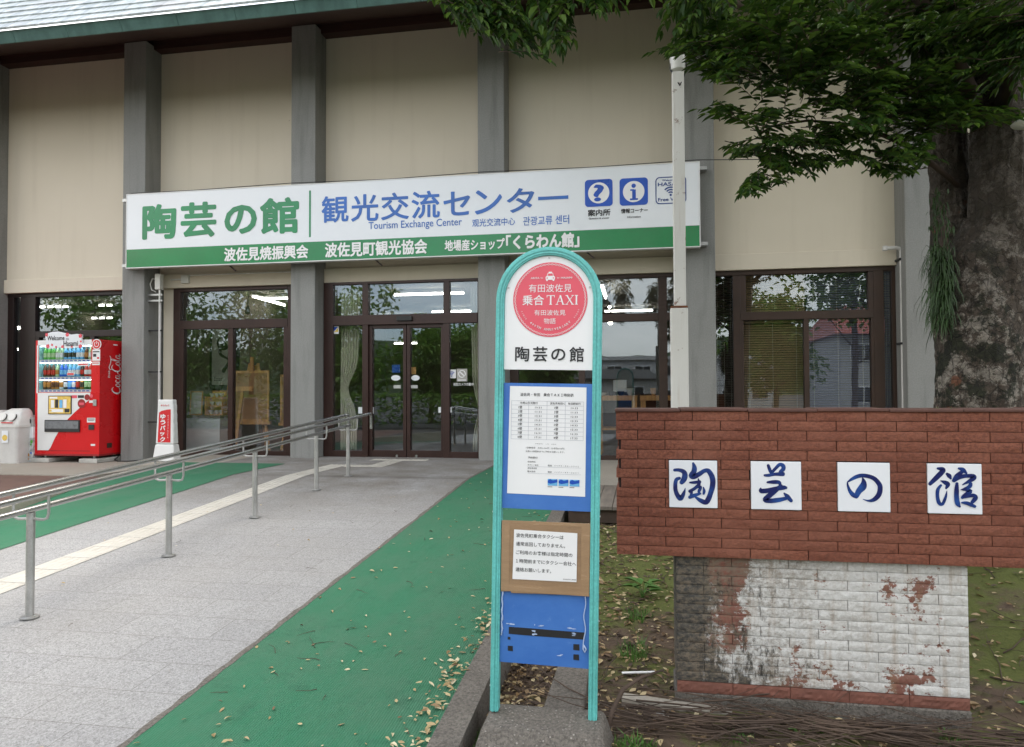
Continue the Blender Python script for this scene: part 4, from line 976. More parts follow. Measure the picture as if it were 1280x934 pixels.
ROWS = [(vz(233), .215, 0, [('green', 'lime')]*3+[('lime', 'white')]*2+[('sky', 'dark')]*3+[('sky', 'white')]*2+[('brown', 'amber'), ('lime', 'white')]),
        (vz(333.5), .215, 0, [('brown', 'red')]*3+[('lime', 'amber')]+[('blue', 'sky')]*2+[('sky', 'white')]*3+[('dark', 'red')]+[('red', 'white')]*2),
        (vz(407.5), .165, 1, [('brown', 'amber')]*2+[('amber', 'brown')]*2+[('white', 'amber'), ('dark', 'white')]+[('blue', 'sky')]*1+[('blue', 'white')]+[('brown', 'red'), ('amber', 'dark')]+[('dgreen', 'lime')]*2)]
cache = {}
pit = (DX1-DX0-.06)/12
for z, h, shp, lst in ROWS:
    for k, (c1, c2) in enumerate(lst):
        key = (h, shp, c1, c2)
        if key not in cache: cache[key] = bottle_mesh(pit*.86, h, shp).build('drink_bottle' if shp == 0 else 'drink_can', [CL[c1], CL[c2], M['white']], V, smooth=R_(40)); o = cache[key]
        else: o = cache[key].copy(); COL.objects.link(o)
        o.location = (DX0+.03+pit*(k+.5)-VO.x, .07-VO.y, z+.001-VO.z)
g = vb()
for Y in (154, 251.5, 351.5): z = vz(Y); g.box(DX0+.02, DX1-.02, .014, .026, z-.012, z-.003)
g.build('display_lamp', emat('display_lamp', (.93, .98, 1), 4.5), V)
g = vb()
for Y in (243, 343.5, 417.5):
    vr(g, 134, 440, Y-7, Y+7, .010, 0)
    for k in range(12): x = DX0+.03+pit*(k+.5); rect(g, x-.026, x+.026, vz(Y+3), vz(Y-3), .008, 1)
g.build('price_strip', [M['white'], M['icon']], V)
g = vb(); g.box(DX0+.002, DX1-.002, .001, .004, DZ0+.002, DZ1-.002); g.build('display_glass', M['glassclear'], V)
g = vb(); vr(g, 128, 443, 122, 151, -.003); vr(g, 123, 132, 151, 430, -.003); g.build('white_trim', M['white'], V)
cv = [(432, 470), (395, 500), (350, 540), (310, 580), (270, 630), (235, 690), (210, 745), (198, 762)]
g = vb(); flat(g, [(vx(X), vz(Y)) for X, Y in [(132, 762), (130, 428), (438, 428)]+cv][::-1], -.003); g.build('white_panel', M['white'], V)
g = vb(); g.box(vx(196), vx(331), -.014, -.001, vz(552), vz(445)); g.build('poster_frame', M['brown_soft'], V)
g = vb(); vr(g, 200, 327, 449, 548, -.0155, 0)
for k, (X, c) in enumerate(((213, 2), (237, 1), (262, 3), (285, 2))): vr(g, X, X+19, 470-(k % 2)*3, 516, -.017, c)
vr(g, 206, 285, 523, 541, -.017, 2); vr(g, 293, 322, 521, 542, -.017, 1); vr(g, 205, 250, 452, 462, -.017, 2)
disc(g, vx(212), vz(532), .02, -.018, 0, 12); g.build('drinks_poster', [M['yellow'], M['black'], M['paper'], CL['sky']], V)
g = vb(); g.box(vx(177), vx(381), -.022, -.001, vz(655), vz(586)); g.build('slot_surround', M['rubber'], V, bevel=.006)
g = vb(); vr(g, 183, 375, 592, 636, -.0245); g.build('slot_flap', pm('grey_flap', (.17, .18, .19), .3, 0, .2, 20), V)
g = vb(); disc(g, vx(471), vz(150), .087, -.003, 0, 32); disc(g, vx(471), vz(150), .072, -.005, 1, 32); disc(g, vx(471), vz(150), .046, -.007, 0, 28, .034, R_(120), R_(420)); rect(g, vx(469.5), vx(472.5), vz(150), vz(131), -.0075, 0)
g.build('power_emblem', [M['white'], M['redpanel']], V)
for base_, prints in (((447, 492, 180, 245, -.003), ((450, 488, 190, 196, 2), (452, 470, 205, 222, 2), (474, 487, 224, 234, 1))), ((447, 490, 250, 270, -.003), ((450, 486, 256, 261, 1),)),
                      ((420, 468, 573, 600, -.003), ((424, 464, 578, 582, 2), (426, 460, 587, 590, 2))), ((443, 468, 723, 734, -.003), ()), ((431, 455, 473, 487, -.003), ()),
                      ((362, 424, 255, 274, .0005), ((366, 420, 261, 268, 1),)), ((300, 342, 312, 328, .0005), ((302, 340, 315, 325, 1),))):
    g = vb(); vr(g, *base_[:4], base_[4], 0)
    for p_ in prints: vr(g, *p_[:4], base_[4]-.0017, p_[4])
    g.build('label', [M['white'], M['redpanel'], M['black']], V)
g = vb(); vr(g, 330, 362, 443, 460, -.005, 0); vr(g, 366, 402, 443, 459, -.005, 1); disc(g, vx(388), vz(491), .073, -.005, 2, 26); disc(g, vx(420), vz(455), .05, -.006, 2, 20); disc(g, vx(445), vz(448), .03, -.0065, 0, 16); vr(g, 375, 402, 485, 499, -.007, 0)
g.build('pay_panel', [M['pink'], M['black'], M['darkred']], V)
g = vb(); g.box(vx(456), vx(476), -.02, -.001, vz(505), vz(468)); g.build('coin_lever', M['steelmatt'], V, bevel=.006)
g = vb(); g.box(vx(430), vx(462), -.012, -.001, vz(642), vz(612)); g.build('coin_return', M['rubber'], V, bevel=.004)
g = vb(); vr(g, 181, 440, 762, 766, -.003); g.build('plinth_line', M['darkred'], V)
# side logo, running upwards in flowing script
LOGO = [
 [(1.02,.98,.05),(.85,1.14,.11),(.5,1.12,.15),(.18,.72,.20),(.12,.28,.2),(.42,.02,.17),(.85,.08,.11),(1.12,.32,.05)],
 [(1.36,.66,.07),(1.16,.42,.13),(1.2,.08,.13),(1.42,.05,.11),(1.56,.36,.12),(1.46,.62,.09),(1.34,.66,.06)],
 [(2.12,.52,.09),(1.98,.68,.09),(1.78,.46,.13),(1.8,.1,.13),(2.04,.04,.1),(2.26,.24,.04)],
 [(2.66,.60,.08),(2.48,.66,.08),(2.34,.34,.13),(2.44,.04,.12),(2.64,.22,.07),(2.78,.64,.12),(2.72,.2,.12),(2.84,.04,.1),(3.02,.22,.05)],
 [(3.08,.34,.10),(3.3,.38,.10)],
 [(4.35,1.06,.05),(4.16,1.22,.11),(3.8,1.18,.15),(3.48,.76,.2),(3.44,.3,.2),(3.72,.02,.17),(4.1,.10,.1),(4.36,.34,.05)],
 [(3.84,1.18,.08),(3.66,1.42,.10),(3.98,1.60,.12),(4.6,1.42,.13),(5.3,1.36,.11),(5.75,1.52,.04)],
 [(4.58,.66,.07),(4.4,.42,.13),(4.44,.08,.13),(4.66,.05,.11),(4.8,.36,.12),(4.7,.62,.09),(4.58,.66,.06)],
 [(4.92,.2,.05),(5.18,.85,.08),(5.24,1.2,.09),(5.1,1.22,.08),(5.02,.6,.13),(5.04,.1,.13),(5.2,.06,.09),(5.34,.24,.05)],
 [(5.72,.60,.08),(5.54,.66,.08),(5.4,.34,.13),(5.5,.04,.12),(5.7,.22,.07),(5.84,.64,.12),(5.78,.2,.12),(5.9,.04,.1),(6.08,.22,.05)],
 [(.30,.10,.05),(.55,-.22,.10),(1.2,-.30,.12),(2.1,-.16,.08),(2.9,-.20,.03)]]
g = vb()
tmp = MB()
for st in LOGO: stroke(tmp, st, lambda a, b: (a, b), 0, 0, 5)
def s2f(p): x, y, z = p; return (1.2125-y*0+abs(y)*1.0, .50-z*.155, 1.00+x*.112)
tmp.v = [(1.213+(.0006 if abs(p[1]) > 1e-5 else 0), .47-p[2]*.165, .98+p[0]*.112) for p in tmp.v]
g.add(tmp.v, tmp.f); g.build('side_lettering', M['white'], V, fix=False); g = vb()
tmp = MB(); text_h(tmp, 'Drink', .05, 1.62, .30, 0, .02); g.add([(1.213-p[1], .47-p[2]*.165, 1.25+p[0]*.13) for p in tmp.v], tmp.f)
g.build('side_lettering', M['white'], V, fix=False); g = vb()
rect_ = [(1.213, .30, 1.80), (1.213, .40, 1.80), (1.213, .40, 1.82), (1.213, .30, 1.82)]; g.add(rect_, [(0, 1, 2, 3)])
g.build('side_label', M['white'], V, fix=False)
g = vb(); g.box(1.2105, 1.222, .17, .28, .09, .17); g.build('cable_box', M['brown_soft'], V, bevel=.006)
# blocks under the machine
for x, lb in ((-1.25, 'grey concrete block under the left end of the vending machine'), (-.35, 'grey concrete block under the right end of the vending machine')):
    g = MB((x+.15, -.15, -.085)); g.box(x-.02, x+.32, -.46, .26, -.085, -.017); o = tag(g.build('support_block', M['stone'], bevel=.01), lb, 'block')
o = thing('power_cable', (.0, -.2, -.08), 'black power cable lying from the vending machine to the first grey pillar', 'cable'); g = MB(o.location); g.tube([(-.06, .1, .0), (.0, -.1, -.06), (.12, -.17, -.075), (.30, -.15, -.076), (.42, -.05, -.07), (.5, .05, -.06)], .009, 8); g.build('cord', M['rubber'], o, smooth=True)
# welcome board on top of the machine front
WB = thing('welcome_board', (VL.x+vx(290), VL.y-.03, VL.z+vz(168)), 'scalloped white welcome board with red flowers hung on the vending machine top', 'sign')
g = MB(); wv = vx(398)-vx(182); hw = wv/2; hh = .24
pts = [(-hw, .02), (-hw+.02, -.0), (-hw*.8, -.015), (-hw*.2, .0), (hw*.3, -.012), (hw*.75, .0), (hw, .01), (hw*1.0, .08), (hw*.97, .15), (hw, .21), (hw*.7, .225), (hw*.4, .215), (hw*.15, .235), (-hw*.3, .27), (-hw*.65, .265), (-hw*.9, .24), (-hw*1.0, .19), (-hw*.97, .10)]
g.prism(pts, -.012, .012); g.build('board', M['signwhite'], WB, bevel=.003)
g = MB(); text_fit(g, 'Welcome', -hw*.88, hw*.05, .125, .20, -.014, .02); text_fit(g, 'to', hw*.12, hw*.28, .125, .16, -.014, .0); text_fit(g, 'Hasami', hw*.0, hw*.78, .025, .115, -.014, .02); g.build('lettering', M['black'], WB)
g = MB(); random.seed(5)
for cx, cz, r in ((-hw*.85, .03, .035), (-hw*.62, .05, .02), (-hw*.92, .22, .03), (hw*.2, .215, .035), (hw*.9, .19, .035), (hw*.93, .10, .02), (hw*.9, .02, .035), (-hw*.05, .015, .028), (-hw*.4, .015, .02), (hw*.45, .015, .02)):
    for k in range(5):
        a = 2*math.pi*k/5+cx*9; px, pz_ = cx+r*.55*math.cos(a), cz+r*.55*math.sin(a)
        disc(g, px, pz_, r*.45, -.0135-.0002*k, k % 2, 9)
g.build('flower_print', [M['pink'], M['redpanel']], WB)

# ---- bins
def bin_(x, y, w_, h, label, stickers=True):
    o = thing('recycling_bin', (x, y, -.085), label, 'bin'); b, t = w_*.40, w_*.48; d = .36
    def taper(x0, x1, z0, z1, k0, k1):
        g_ = MB(); vs = []
        for z, k in ((z0, k0), (z1, k1)):
            for a, c in rrect(-k, k, -d/2*k/t, d/2*k/t, .05, 4): vs.append((a, c, z))
        n = len(vs)//2; g_.add(vs, [tuple(range(n-1, -1, -1)), tuple(range(n, 2*n))]+[(i, (i+1) % n, n+(i+1) % n, n+i) for i in range(n)]); return g_
    taper(0, 0, 0, h*.70, b, t).build('body', M['binwhite'], o, smooth=R_(40))
    taper(0, 0, h*.66, h*.70, t*1.05, t*1.06).build('rim', M['binlid'], o, smooth=R_(40))
    g = MB(); prof = []
    for z, k, yo in ((.70, 1.04, 0), (.78, 1.02, .0), (.87, .95, .02), (.95, .80, .05), (1.0, .55, .08)):
        prof.append([(a, c*.9+yo, z*h) for a, c in rrect(-t*k, t*k, -d/2*k, d/2*k, .06, 4)])
    n = len(prof[0]); g.add([p for r_ in prof for p in r_], [(j*n+i, j*n+(i+1) % n, (j+1)*n+(i+1) % n, (j+1)*n+i) for j in range(len(prof)-1) for i in range(n)]+[tuple((len(prof)-1)*n+i for i in range(n))])
    g.build('lid', M['binlid'], o, smooth=R_(50))
    for sx in (-1, 1):
        g = MB(); cx = sx*t*.45; nrm = Vector((0, -1, .35)).normalized(); c0 = Vector((cx, -d/2*.93, h*.855)); g.cyl(c0+nrm*.012, c0-nrm*.05, .062, 20); g.build('opening', M['rubber'], o, smooth=R_(40))
        g = MB(); ring = []
        g.tube([c0+nrm*.008, c0+nrm*.018], [.075, .068], 20); g.build('opening_rim', M['binlid'], o, smooth=R_(40))
    if stickers:
        g = MB(); rect(g, -.09, .03, h*.38, h*.60, -d/2*.97-.006); disc(g, -.03, h*.47, .05, -d/2*.97-.008, 1, 12); g.build('sticker', [M['signwhite'], M['yellow']], o)
        g = MB(); rect(g, -.10, .12, h*.735, h*.755, -d/2*.97-.012); g.build('lid_label', M['redpanel'], o)
    return o
bin_(-1.50, -.52, .42, .89, 'white recycling bin with two round holes and a yellow sticker, beside the vending machine')
bin_(-1.95, -.45, .42, .86, 'white recycling bin cut by the left edge of the photo')
o = thing('can_bin', (-1.415, -.30, -.085), 'small clear bin full of cans squeezed between white bin and vending machine', 'bin')
g = MB(); g.box(-.2, .2, -.16, .16, 0, .42); g.build('body', pm('see_through_bin', (.42, .44, .44), .3, 0, .5, 18), o, bevel=.01); o.scale = (.82, .9, .95)
g = MB(); random.seed(11)
for k in range(30): x, z = random.uniform(-.18, .18), random.uniform(.03, .36); disc(g, x, z, random.uniform(.018, .032), -.162-.0004*k, k % 4, 8)
g.build('cans', [CL['green'], CL['white'], CL['blue'], CL['amber']], o)
g = MB(); g.box(-.2, .2, -.163, .16, .421, .62); g.build('label_band', M['signwhite'], o, bevel=.008)
g = MB(); g.prism([(-.21, .621), (.21, .621), (.19, .75), (.10, .81), (-.10, .81), (-.19, .75)], -.165, .16); g.build('lid', pm('grey_bin_lid', (.34, .34, .33), .4), o, bevel=.01)
g = MB(); g.cyl((.11, -.18, .71), (.11, -.12, .71), .055, 18); g.build('opening', M['rubber'], o)

# ---- parcel advertising stand
o = thing('advertising_stand', (1.43, -.74, 0), 'white plastic standing placard with a red panel of vertical white writing', 'sign')
def stand_prof(z0, z1, a0, a1, d0, d1):
    g_ = MB(); vs = [(-a0, -d0, z0), (a0, -d0, z0), (a0, d0, z0), (-a0, d0, z0), (-a1, -d1, z1), (a1, -d1, z1), (a1, d1, z1), (-a1, d1, z1)]
    g_.add(vs, [(0, 3, 2, 1), (4, 5, 6, 7), (0, 1, 5, 4), (1, 2, 6, 5), (2, 3, 7, 6), (3, 0, 4, 7)]); return g_
stand_prof(.0, .26, .185, .155, .10, .07).build('foot', M['white'], o, bevel=.015)
stand_prof(.265, .95, .153, .128, .065, .05).build('body', M['white'], o, bevel=.015)
for k in range(4): g = MB(); z = .36+k*.14; g.box(.148-(z-.265)*.036-.01, .156-(z-.265)*.036, -.045, .045, z, z+.09); g.build('grip_rib', M['white'], o, bevel=.004)
def yf(z): return -.0652+(z-.265)*.0219-.002
g = MB(); P = [(-.115, .29), (.105, .29), (.098, .80), (.03, .795), (-.06, .775), (-.10, .75)]; g.add([(x, yf(z), z) for x, z in P], [tuple(range(6))]); g.build('red_panel', M['redpanel'], o)
g = MB()
for k, ch in enumerate('ゆうパック'):
    tmp = MB(); zc = .69-k*.088; text_fit(tmp, ch, -.075, .015 if ch != 'ッ' else .0, zc-.037, zc+.037 if ch != 'ッ' else zc+.022, 0, .035); g.add([(x, yf(z)-.002+_, z) for x, _, z in tmp.v], tmp.f)
for k, ch in enumerate('ゆうパックはこちらでどうぞ'):
    tmp = MB(); zc = .70-k*.028; text_h(tmp, ch, .058, zc, .02, 0, .0, align='c', res=1); g.add([(x, yf(z)-.002+_, z) for x, _, z in tmp.v], tmp.f)
g.build('lettering', M['paper'], o)
g = MB(); tmp = MB(); text_fit(tmp, 'ゆうパック', -.07, .07, .845, .875, 0, .03); g.add([(x, yf(z)-.002+_, z) for x, _, z in tmp.v], tmp.f)
tmp = MB(); rect(tmp, -.09, -.06, .25, .27, 0); g.build('small_lettering', M['redpanel'], o)

# ================================================================== HANDRAIL
H = thing('handrail', (5.05, -4.6, rz(-4.6)), 'triple stainless steel handrail on posts running up the granite ramp', 'handrail')
HL = H.location.copy()
PY = [-8.36, -7.06, -5.77, -4.50, -3.18, -2.28]
def zc_(y): return .363+(y+7.041)*.0572       # centre rail
for y in PY:
    z = zc_(y); g = MB(HL); g.cyl((5.05, y, rz(y)), (5.05, y, z-.018), .0235, 16); p_ = g.build('post', M['steelmatt'], H, smooth=R_(40))
    g = MB(HL); g.lathe((5.05, y, rz(y)+.0045), [(.052, 0), (.052, .006), (.027, .012)], 20); g.build('base_flange', M['steelmatt'], p_, smooth=R_(40))
    g = MB(HL)
    for sx in (-1, 1):
        g.tube([(5.05+sx*.015, y, z-.055), (5.05+sx*.085, y, z-.058), (5.05+sx*.112, y, z-.05), (5.05+sx*.122, y, z-.02), (5.05+sx*.122, y, z+.088)], .0085, 10)
    g.build('bracket', M['steelmatt'], H, smooth=R_(60))
y0 = -9.2
g = MB(HL); g.tube([(5.05, y0, zc_(y0)), (5.05, -2.23, zc_(-2.23))], .019, 14); g.build('rail', M['steel'], H, smooth=R_(60))
def zo(y): return .468+(y+7.017)*.0585
g = MB(HL); g.tube([(5.172, y0, zo(y0)), (5.172, -1.90, zo(-1.90)), (5.172, -1.84, zo(-1.84)-.005), (5.172, -1.815, zo(-1.84)-.03), (5.172, -1.81, zo(-1.84)-.20)], .0185, 14); g.build('rail', M['steel'], H, smooth=R_(60))
g = MB(HL); g.tube([(4.928, y0, zo(y0)), (4.928, -2.06, zo(-2.06)), (4.928, -2.0, zo(-2.0)-.005), (4.928, -1.98, zo(-2.0)-.03), (4.928, -1.975, zo(-2.0)-.16)], .0185, 14); g.build('rail', M['steel'], H, smooth=R_(60))

# ================================================================== STOP SIGN
T = thing('stop_sign', (8.245, -7.82, -.285), 'arched turquoise shared taxi stop sign with coral round emblem and timetable', 'sign', rot=(0, R_(1.1), 0))
def arch(hw, top, n=20):   # open path: left leg, arc, right leg
    r = hw; return [(-hw, 0)]+[(-hw*math.cos(math.pi*k/n), top-r+r*math.sin(math.pi*k/n)) for k in range(n+1)]+[(hw, 0)]
def channel(hw, top, wd, y0, y1):
    g_ = MB(); o_, i_ = arch(hw, top), arch(hw-wd, top-wd); n = len(o_)
    g_.add([(x, y0, z) for x, z in o_]+[(x, y0, z) for x, z in i_]+[(x, y1, z) for x, z in o_]+[(x, y1, z) for x, z in i_],
           [f for k in range(n-1) for f in ((k, k+1, n+k+1, n+k), (2*n+k, 3*n+k, 3*n+k+1, 2*n+k+1), (k, 2*n+k, 2*n+k+1, k+1), (n+k, n+k+1, 3*n+k+1, 3*n+k))]
           +[(0, n, 3*n, 2*n), (n-1, 3*n-1, 4*n-1, 2*n-1)]); return g_
channel(.2235, 1.951, .036, -.022, .022).build('arch_frame', M['teal'], T, bevel=.003)
channel(.2165, 1.944, .010, -.0255, -.0225).build('frame_rib', M['teal'], T, bevel=.001)
channel(.2010, 1.9285, .006, -.0255, -.0225).build('frame_rib', M['teal'], T, bevel=.001)
hw = .1865
top = [(-hw*math.cos(math.pi*k/24), 1.914-hw+hw*math.sin(math.pi*k/24)) for k in range(25)]
g = MB(); g.prism([(-hw, 1.434), (hw, 1.434)]+top[::-1], -.012, .004); g.build('name_panel', M['paper'], T)
cx, cz, R0 = .006, 1.729, .157
g = MB(); disc(g, cx, cz, R0, -.0135, 0, 64); g.build('emblem', M['pink'], T)
g = MB(); y = -.0150
for ph in (0, 1):
    n = 120; vs = []
    for k in range(n+1):
        a = 2*math.pi*k/n; r = R0*.945+.0032*math.sin(a*30+ph*math.pi)
        vs += [(cx+(r+.0007)*math.cos(a), y-.0002*ph, cz+(r+.0007)*math.sin(a)), (cx+(r-.0007)*math.cos(a), y-.0002*ph, cz+(r-.0007)*math.sin(a))]
    g.add(vs, [(2*k, 2*k+2, 2*k+3, 2*k+1) for k in range(n)])
for s_, zc, h, w_ in (('有田波佐見', 1.777, .034, .182), ('有田波佐見', 1.674, .023, .132), ('物語', 1.639, .024, .05)):
    text_fit(g, s_, cx-w_/2, cx+w_/2, zc-h/2, zc+h/2, y, .0)
text_fit(g, '乗合', cx-.117, cx-.025, 1.705, 1.749, y, .008)
# serif capitals TAXI
def serif(ch, x, w_, z0, z1):
    b = .0028; t_ = .0062; s_ = .004; xm = x+w_/2
    if ch == 'T': rect(g, x, x+w_, z1-b, z1, y); rect(g, x, x+b, z1-.009, z1-b, y); rect(g, x+w_-b, x+w_, z1-.009, z1-b, y); rect(g, xm-t_/2, xm+t_/2, z0+b, z1-b, y); rect(g, xm-t_, xm+t_, z0, z0+b, y)
    if ch == 'I': rect(g, xm-t_/2, xm+t_/2, z0+b, z1-b, y); rect(g, xm-t_, xm+t_, z0, z0+b, y); rect(g, xm-t_, xm+t_, z1-b, z1, y)
    if ch in 'AX':
        if ch == 'A':
            g.add([(x+s_, y, z0+b), (x+s_+.003, y, z0+b), (xm+.002, y, z1), (xm-.001, y, z1)], [(0, 1, 2, 3)]); g.add([(x+w_-s_-t_, y-.0002, z0+b), (x+w_-s_, y-.0002, z0+b), (xm+.003, y-.0002, z1), (xm-.003, y-.0002, z1)], [(0, 1, 2, 3)])
            rect(g, x+w_*.27, x+w_*.72, z0+.013, z0+.0155, y-.0004)
        else:
            g.add([(x+s_, y, z0+b), (x+s_+.003, y, z0+b), (x+w_-s_, y, z1-b), (x+w_-s_-.003, y, z1-b)], [(0, 1, 2, 3)]); g.add([(x+w_-s_-t_, y-.0002, z0+b), (x+w_-s_, y-.0002, z0+b), (x+s_+t_, y-.0002, z1-b), (x+s_, y-.0002, z1-b)], [(0, 1, 2, 3)])
            rect(g, x, x+.011, z1-b, z1, y); rect(g, x+w_-.011, x+w_, z1-b, z1, y)
        rect(g, x, x+.011, z0, z0+b, y); rect(g, x+w_-.011, x+w_, z0, z0+b, y)
for ch, x, w_ in (('T', -.014, .034), ('A', .024, .038), ('X', .065, .036), ('I', .103, .016)): serif(ch, cx+x, w_, 1.707, 1.747)
def arc_text(s_, r, a0, a1, h, up=True):
    n = len(s_)
    for k, ch in enumerate(s_):
        a = R_(a0+(a1-a0)*(k/(n-1))); rot = a-math.pi/2 if up else a+math.pi/2
        if ch != ' ': text_h(g, ch, cx+r*math.cos(a), cz+r*math.sin(a), h, y, .01, align='c', res=1, rot=rot)
arc_text('400TH ANNIVERSARY', R0*.80, 231, 311, .0105, False); arc_text('SINCE', R0*.82, 203, 219, .006, False); arc_text('TODAY', R0*.82, 324, 340, .006, False)
text_fit(g, 'ARITA', cx-.083, cx-.046, 1.816, 1.824, y, .01, res=1); text_fit(g, 'to', cx-.041, cx-.030, 1.817, 1.823, y, .01, res=1); text_fit(g, 'to', cx+.028, cx+.039, 1.817, 1.823, y, .01, res=1); text_fit(g, 'HASAMI', cx+.045, cx+.092, 1.816, 1.824, y, .01, res=1)
q = (cx, 1.812); flat(g, [(q[0]+a, q[1]+b) for a, b in ((-.019, .0), (.019, 0), (.020, .012), (.0145, .017), (.011, .029), (-.011, .029), (-.0145, .017), (-.020, .012))], y); rect(g, q[0]-.007, q[0]+.007, q[1]+.0292, q[1]+.034, y)
rect(g, q[0]-.017, q[0]-.010, q[1]-.005, q[1]-.0002, y); rect(g, q[0]+.010, q[0]+.017, q[1]-.005, q[1]-.0002, y)
g.build('emblem_lettering', M['paper'], T)
g = MB(); flat(g, [(q[0]+a, q[1]+b) for a, b in ((-.0115, .017), (.0115, .017), (.0095, .0265), (-.0095, .0265))], y-.001); disc(g, q[0]-.013, q[1]+.0075, .0028, y-.001, 0, 10); disc(g, q[0]+.013, q[1]+.0075, .0028, y-.001, 0, 10); g.build('car_mark', M['pink'], T)
g = MB()
for k, ch in enumerate('陶芸の館'): x = -.139+k*.0765; text_fit(g, ch, x, x+.060, 1.468 if ch != 'の' else 1.473, 1.531 if ch != 'の' else 1.523, -.0135, .015)
g.build('stop_name', M['black'], T)
for a, b in ((-.155, .15),):
    for x, z in ((-.172, 1.86-.08), (.172, 1.86-.08), (0, 1.905)): g = MB(); g.cyl((x, -.012, z), (x, -.0155, z), .004, 10); g.build('screw', M['steelmatt'], T)
g = MB(); g.box(-.1865, .1865, -.006, .004, .848, 1.377); g.build('timetable_board', M['blue'], T)
g = MB(); P = [(-.160, 1.364), (.163, 1.362), (.163, .909), (-.166, .911)]; flat(g, P[::-1], -.0075)
pp = g.build('timetable_sheet', M['paper'], T)
def ink(): return MB()
g = ink(); y = -.0088
text_fit(g, '波佐見・有田　乗合ＴＡＸＩ時刻表', -.115, .11, 1.322, 1.336, y, .006, res=1)
g.build('timetable_title', M['black'], T, fix=False); g = ink()
zt, zb2 = 1.302, 1.141; rows = 9; xc = (-.152, -.079, -.001, .076, .152)
text_fit(g, '中尾山交流館行', -.115, -.04, 1.2885, 1.2985, y, .004, res=1); text_fit(g, '波佐見有田IC', .012, .075, 1.2885, 1.2985, y, .004, res=1); text_fit(g, '有田駅前行', .087, .14, 1.2885, 1.2985, y, .004, res=1); g.build('column_heading', M['black'], T, fix=False); g = ink()
for k in range(8):
    z = zt-(k+1.5)*(zt-zb2)/rows; h = 10+k
    text_h(g, '%d便' % (k+1), -.115, z, .0095, y, .004, align='c', res=1)
g.build('timetable_print', M['black'], T, fix=False); g = ink()
for k in range(8):
    z = zt-(k+1.5)*(zt-zb2)/rows; h = 10+k; text_h(g, '%d:31' % h, -.038, z, .0085, y, .0, align='c', res=1, stretch=1.3)
g.build('timetable_print', M['black'], T, fix=False); g = ink()
for k in range(8):
    z = zt-(k+1.5)*(zt-zb2)/rows; h = 10+k
    text_h(g, '%d便' % (k+1), .038, z, .0095, y, .004, align='c', res=1)
g.build('timetable_print', M['black'], T, fix=False); g = ink()
for k in range(8):
    z = zt-(k+1.5)*(zt-zb2)/rows; h = 10+k; text_h(g, '%d:33' % h, .114, z, .0085, y, 0, align='c', res=1, stretch=1.3)
g.build('timetable_print', M['black'], T, fix=False); g = ink()
text_fit(g, '予約受付　１日　8往復', -.05, .04, 1.1165, 1.1245, y, .002, res=1); text_fit(g, '1日乗車券　大人1,000円（小学生500円）', -.088, .075, 1.1015, 1.1095, y, .002, res=1)
text_fit(g, '出発の1時間前までに予約をお願いします。', -.088, .075, 1.087, 1.0945, y, .002, res=1)
g.build('fare_print', M['black'], T, fix=False); g = ink()
text_fit(g, '予約受付', -.079, -.038, 1.060, 1.069, y, .004, res=1)
for k, (a, b) in enumerate((('有田地区', ''), ('タクシー会社', '電話　０９５５－４２－０００１'), ('波佐見地区', ''), ('観光協会', '電話　０９５６－８５－２２９０'))):
    z = 1.047-k*.0135; text_fit(g, a, -.08, -.08+.011*len(a)*.55+.01, z-.0035, z+.0035, y, .002, res=1)
    if b: text_fit(g, b, .006, .135, z-.0035, z+.0035, y, .0, res=1)
g.build('contact_print', M['black'], T, fix=False)
g = ink()
for k in range(rows+1): z = zt-k*(zt-zb2)/rows; rect(g, xc[0], xc[-1], z-.0005, z+.0005, y)
for x in xc: rect(g, x-.0005, x+.0005, zb2, zt, y-.0003)
for z in (1.027, .999): rect(g, -.08, .145, z-.0004, z+.0004, y)
g.build('table_rule', pm('grey_rule', (.35, .37, .42), .7), T)
g = ink()
for k in range(3):
    x = .006+k*.046; rect(g, x, x+.041, .950, .978, y, 0); flat(g, [(x, .962), (x+.012, .958), (x+.041, .965), (x+.041, .9775), (x+.022, .972), (x+.010, .9775), (x, .970)], y-.0006, 1); rect(g, x, x+.02, .944, .946, y, 2)
g.build('photo_print', [CL['sky'], M['icon'], M['black']], T)
g = MB(); g.prism([(-.184, .797), (.188, .800), (.186, .522), (.170, .516), (.165, .504), (-.02, .500), (-.140, .496), (-.142, .503), (-.184, .500)], -.019, -.004); g.build('taped_cardboard', M['card'], T, bevel=.002)
g = MB()
for z0, z1, t_ in ((.785, .7985, .002), (.506, .535, -.003)): g.add([(-.184, -.0198, z0), (.186, -.0198, z0+t_), (.186, -.0198, z1+t_), (-.184, -.0198, z1)], [(0, 1, 2, 3)])
for x0, x1 in ((-.184, -.150), (.150, .1855)): g.add([(x0, -.0202, .51), (x1, -.0202, .512), (x1, -.0202, .79), (x0, -.0202, .788)], [(0, 1, 2, 3)])
g.build('tape_strip', pm('glossy_packing_tape', (.34, .22, .125), .25, 0, .12, 5, stretch=(1, 1, 6)), T)
g = MB(); flat(g, [(-.135, .556), (.133, .559), (.134, .760), (-.131, .763)], -.0215); g.build('notice_sheet', M['paper'], T)
g = MB(); y = -.0228
for k, (s_, x1) in enumerate((('波佐見町乗合タクシーは', .077), ('通常巡回しておりません。', .084), ('ご利用のお客様は指定時間の', .115), ('１時間前までにタクシー会社へ', .131), ('連絡お願いします。', .028))):
    zc = .740-k*.0355; text_fit(g, s_, -.122, x1, zc-.0085, zc+.0085, y, .004, res=2)
g.build('notice_print', M['black'], T, fix=False); g = MB()
text_fit(g, '波佐見町商工振興課', .078, .131, .566, .571, y, 0, res=1); g.build('notice_print', M['black'], T, fix=False)
g = MB(); g.box(-.1865, .1865, -.006, .004, .203, .515); g.build('lower_board', M['blue'], T)
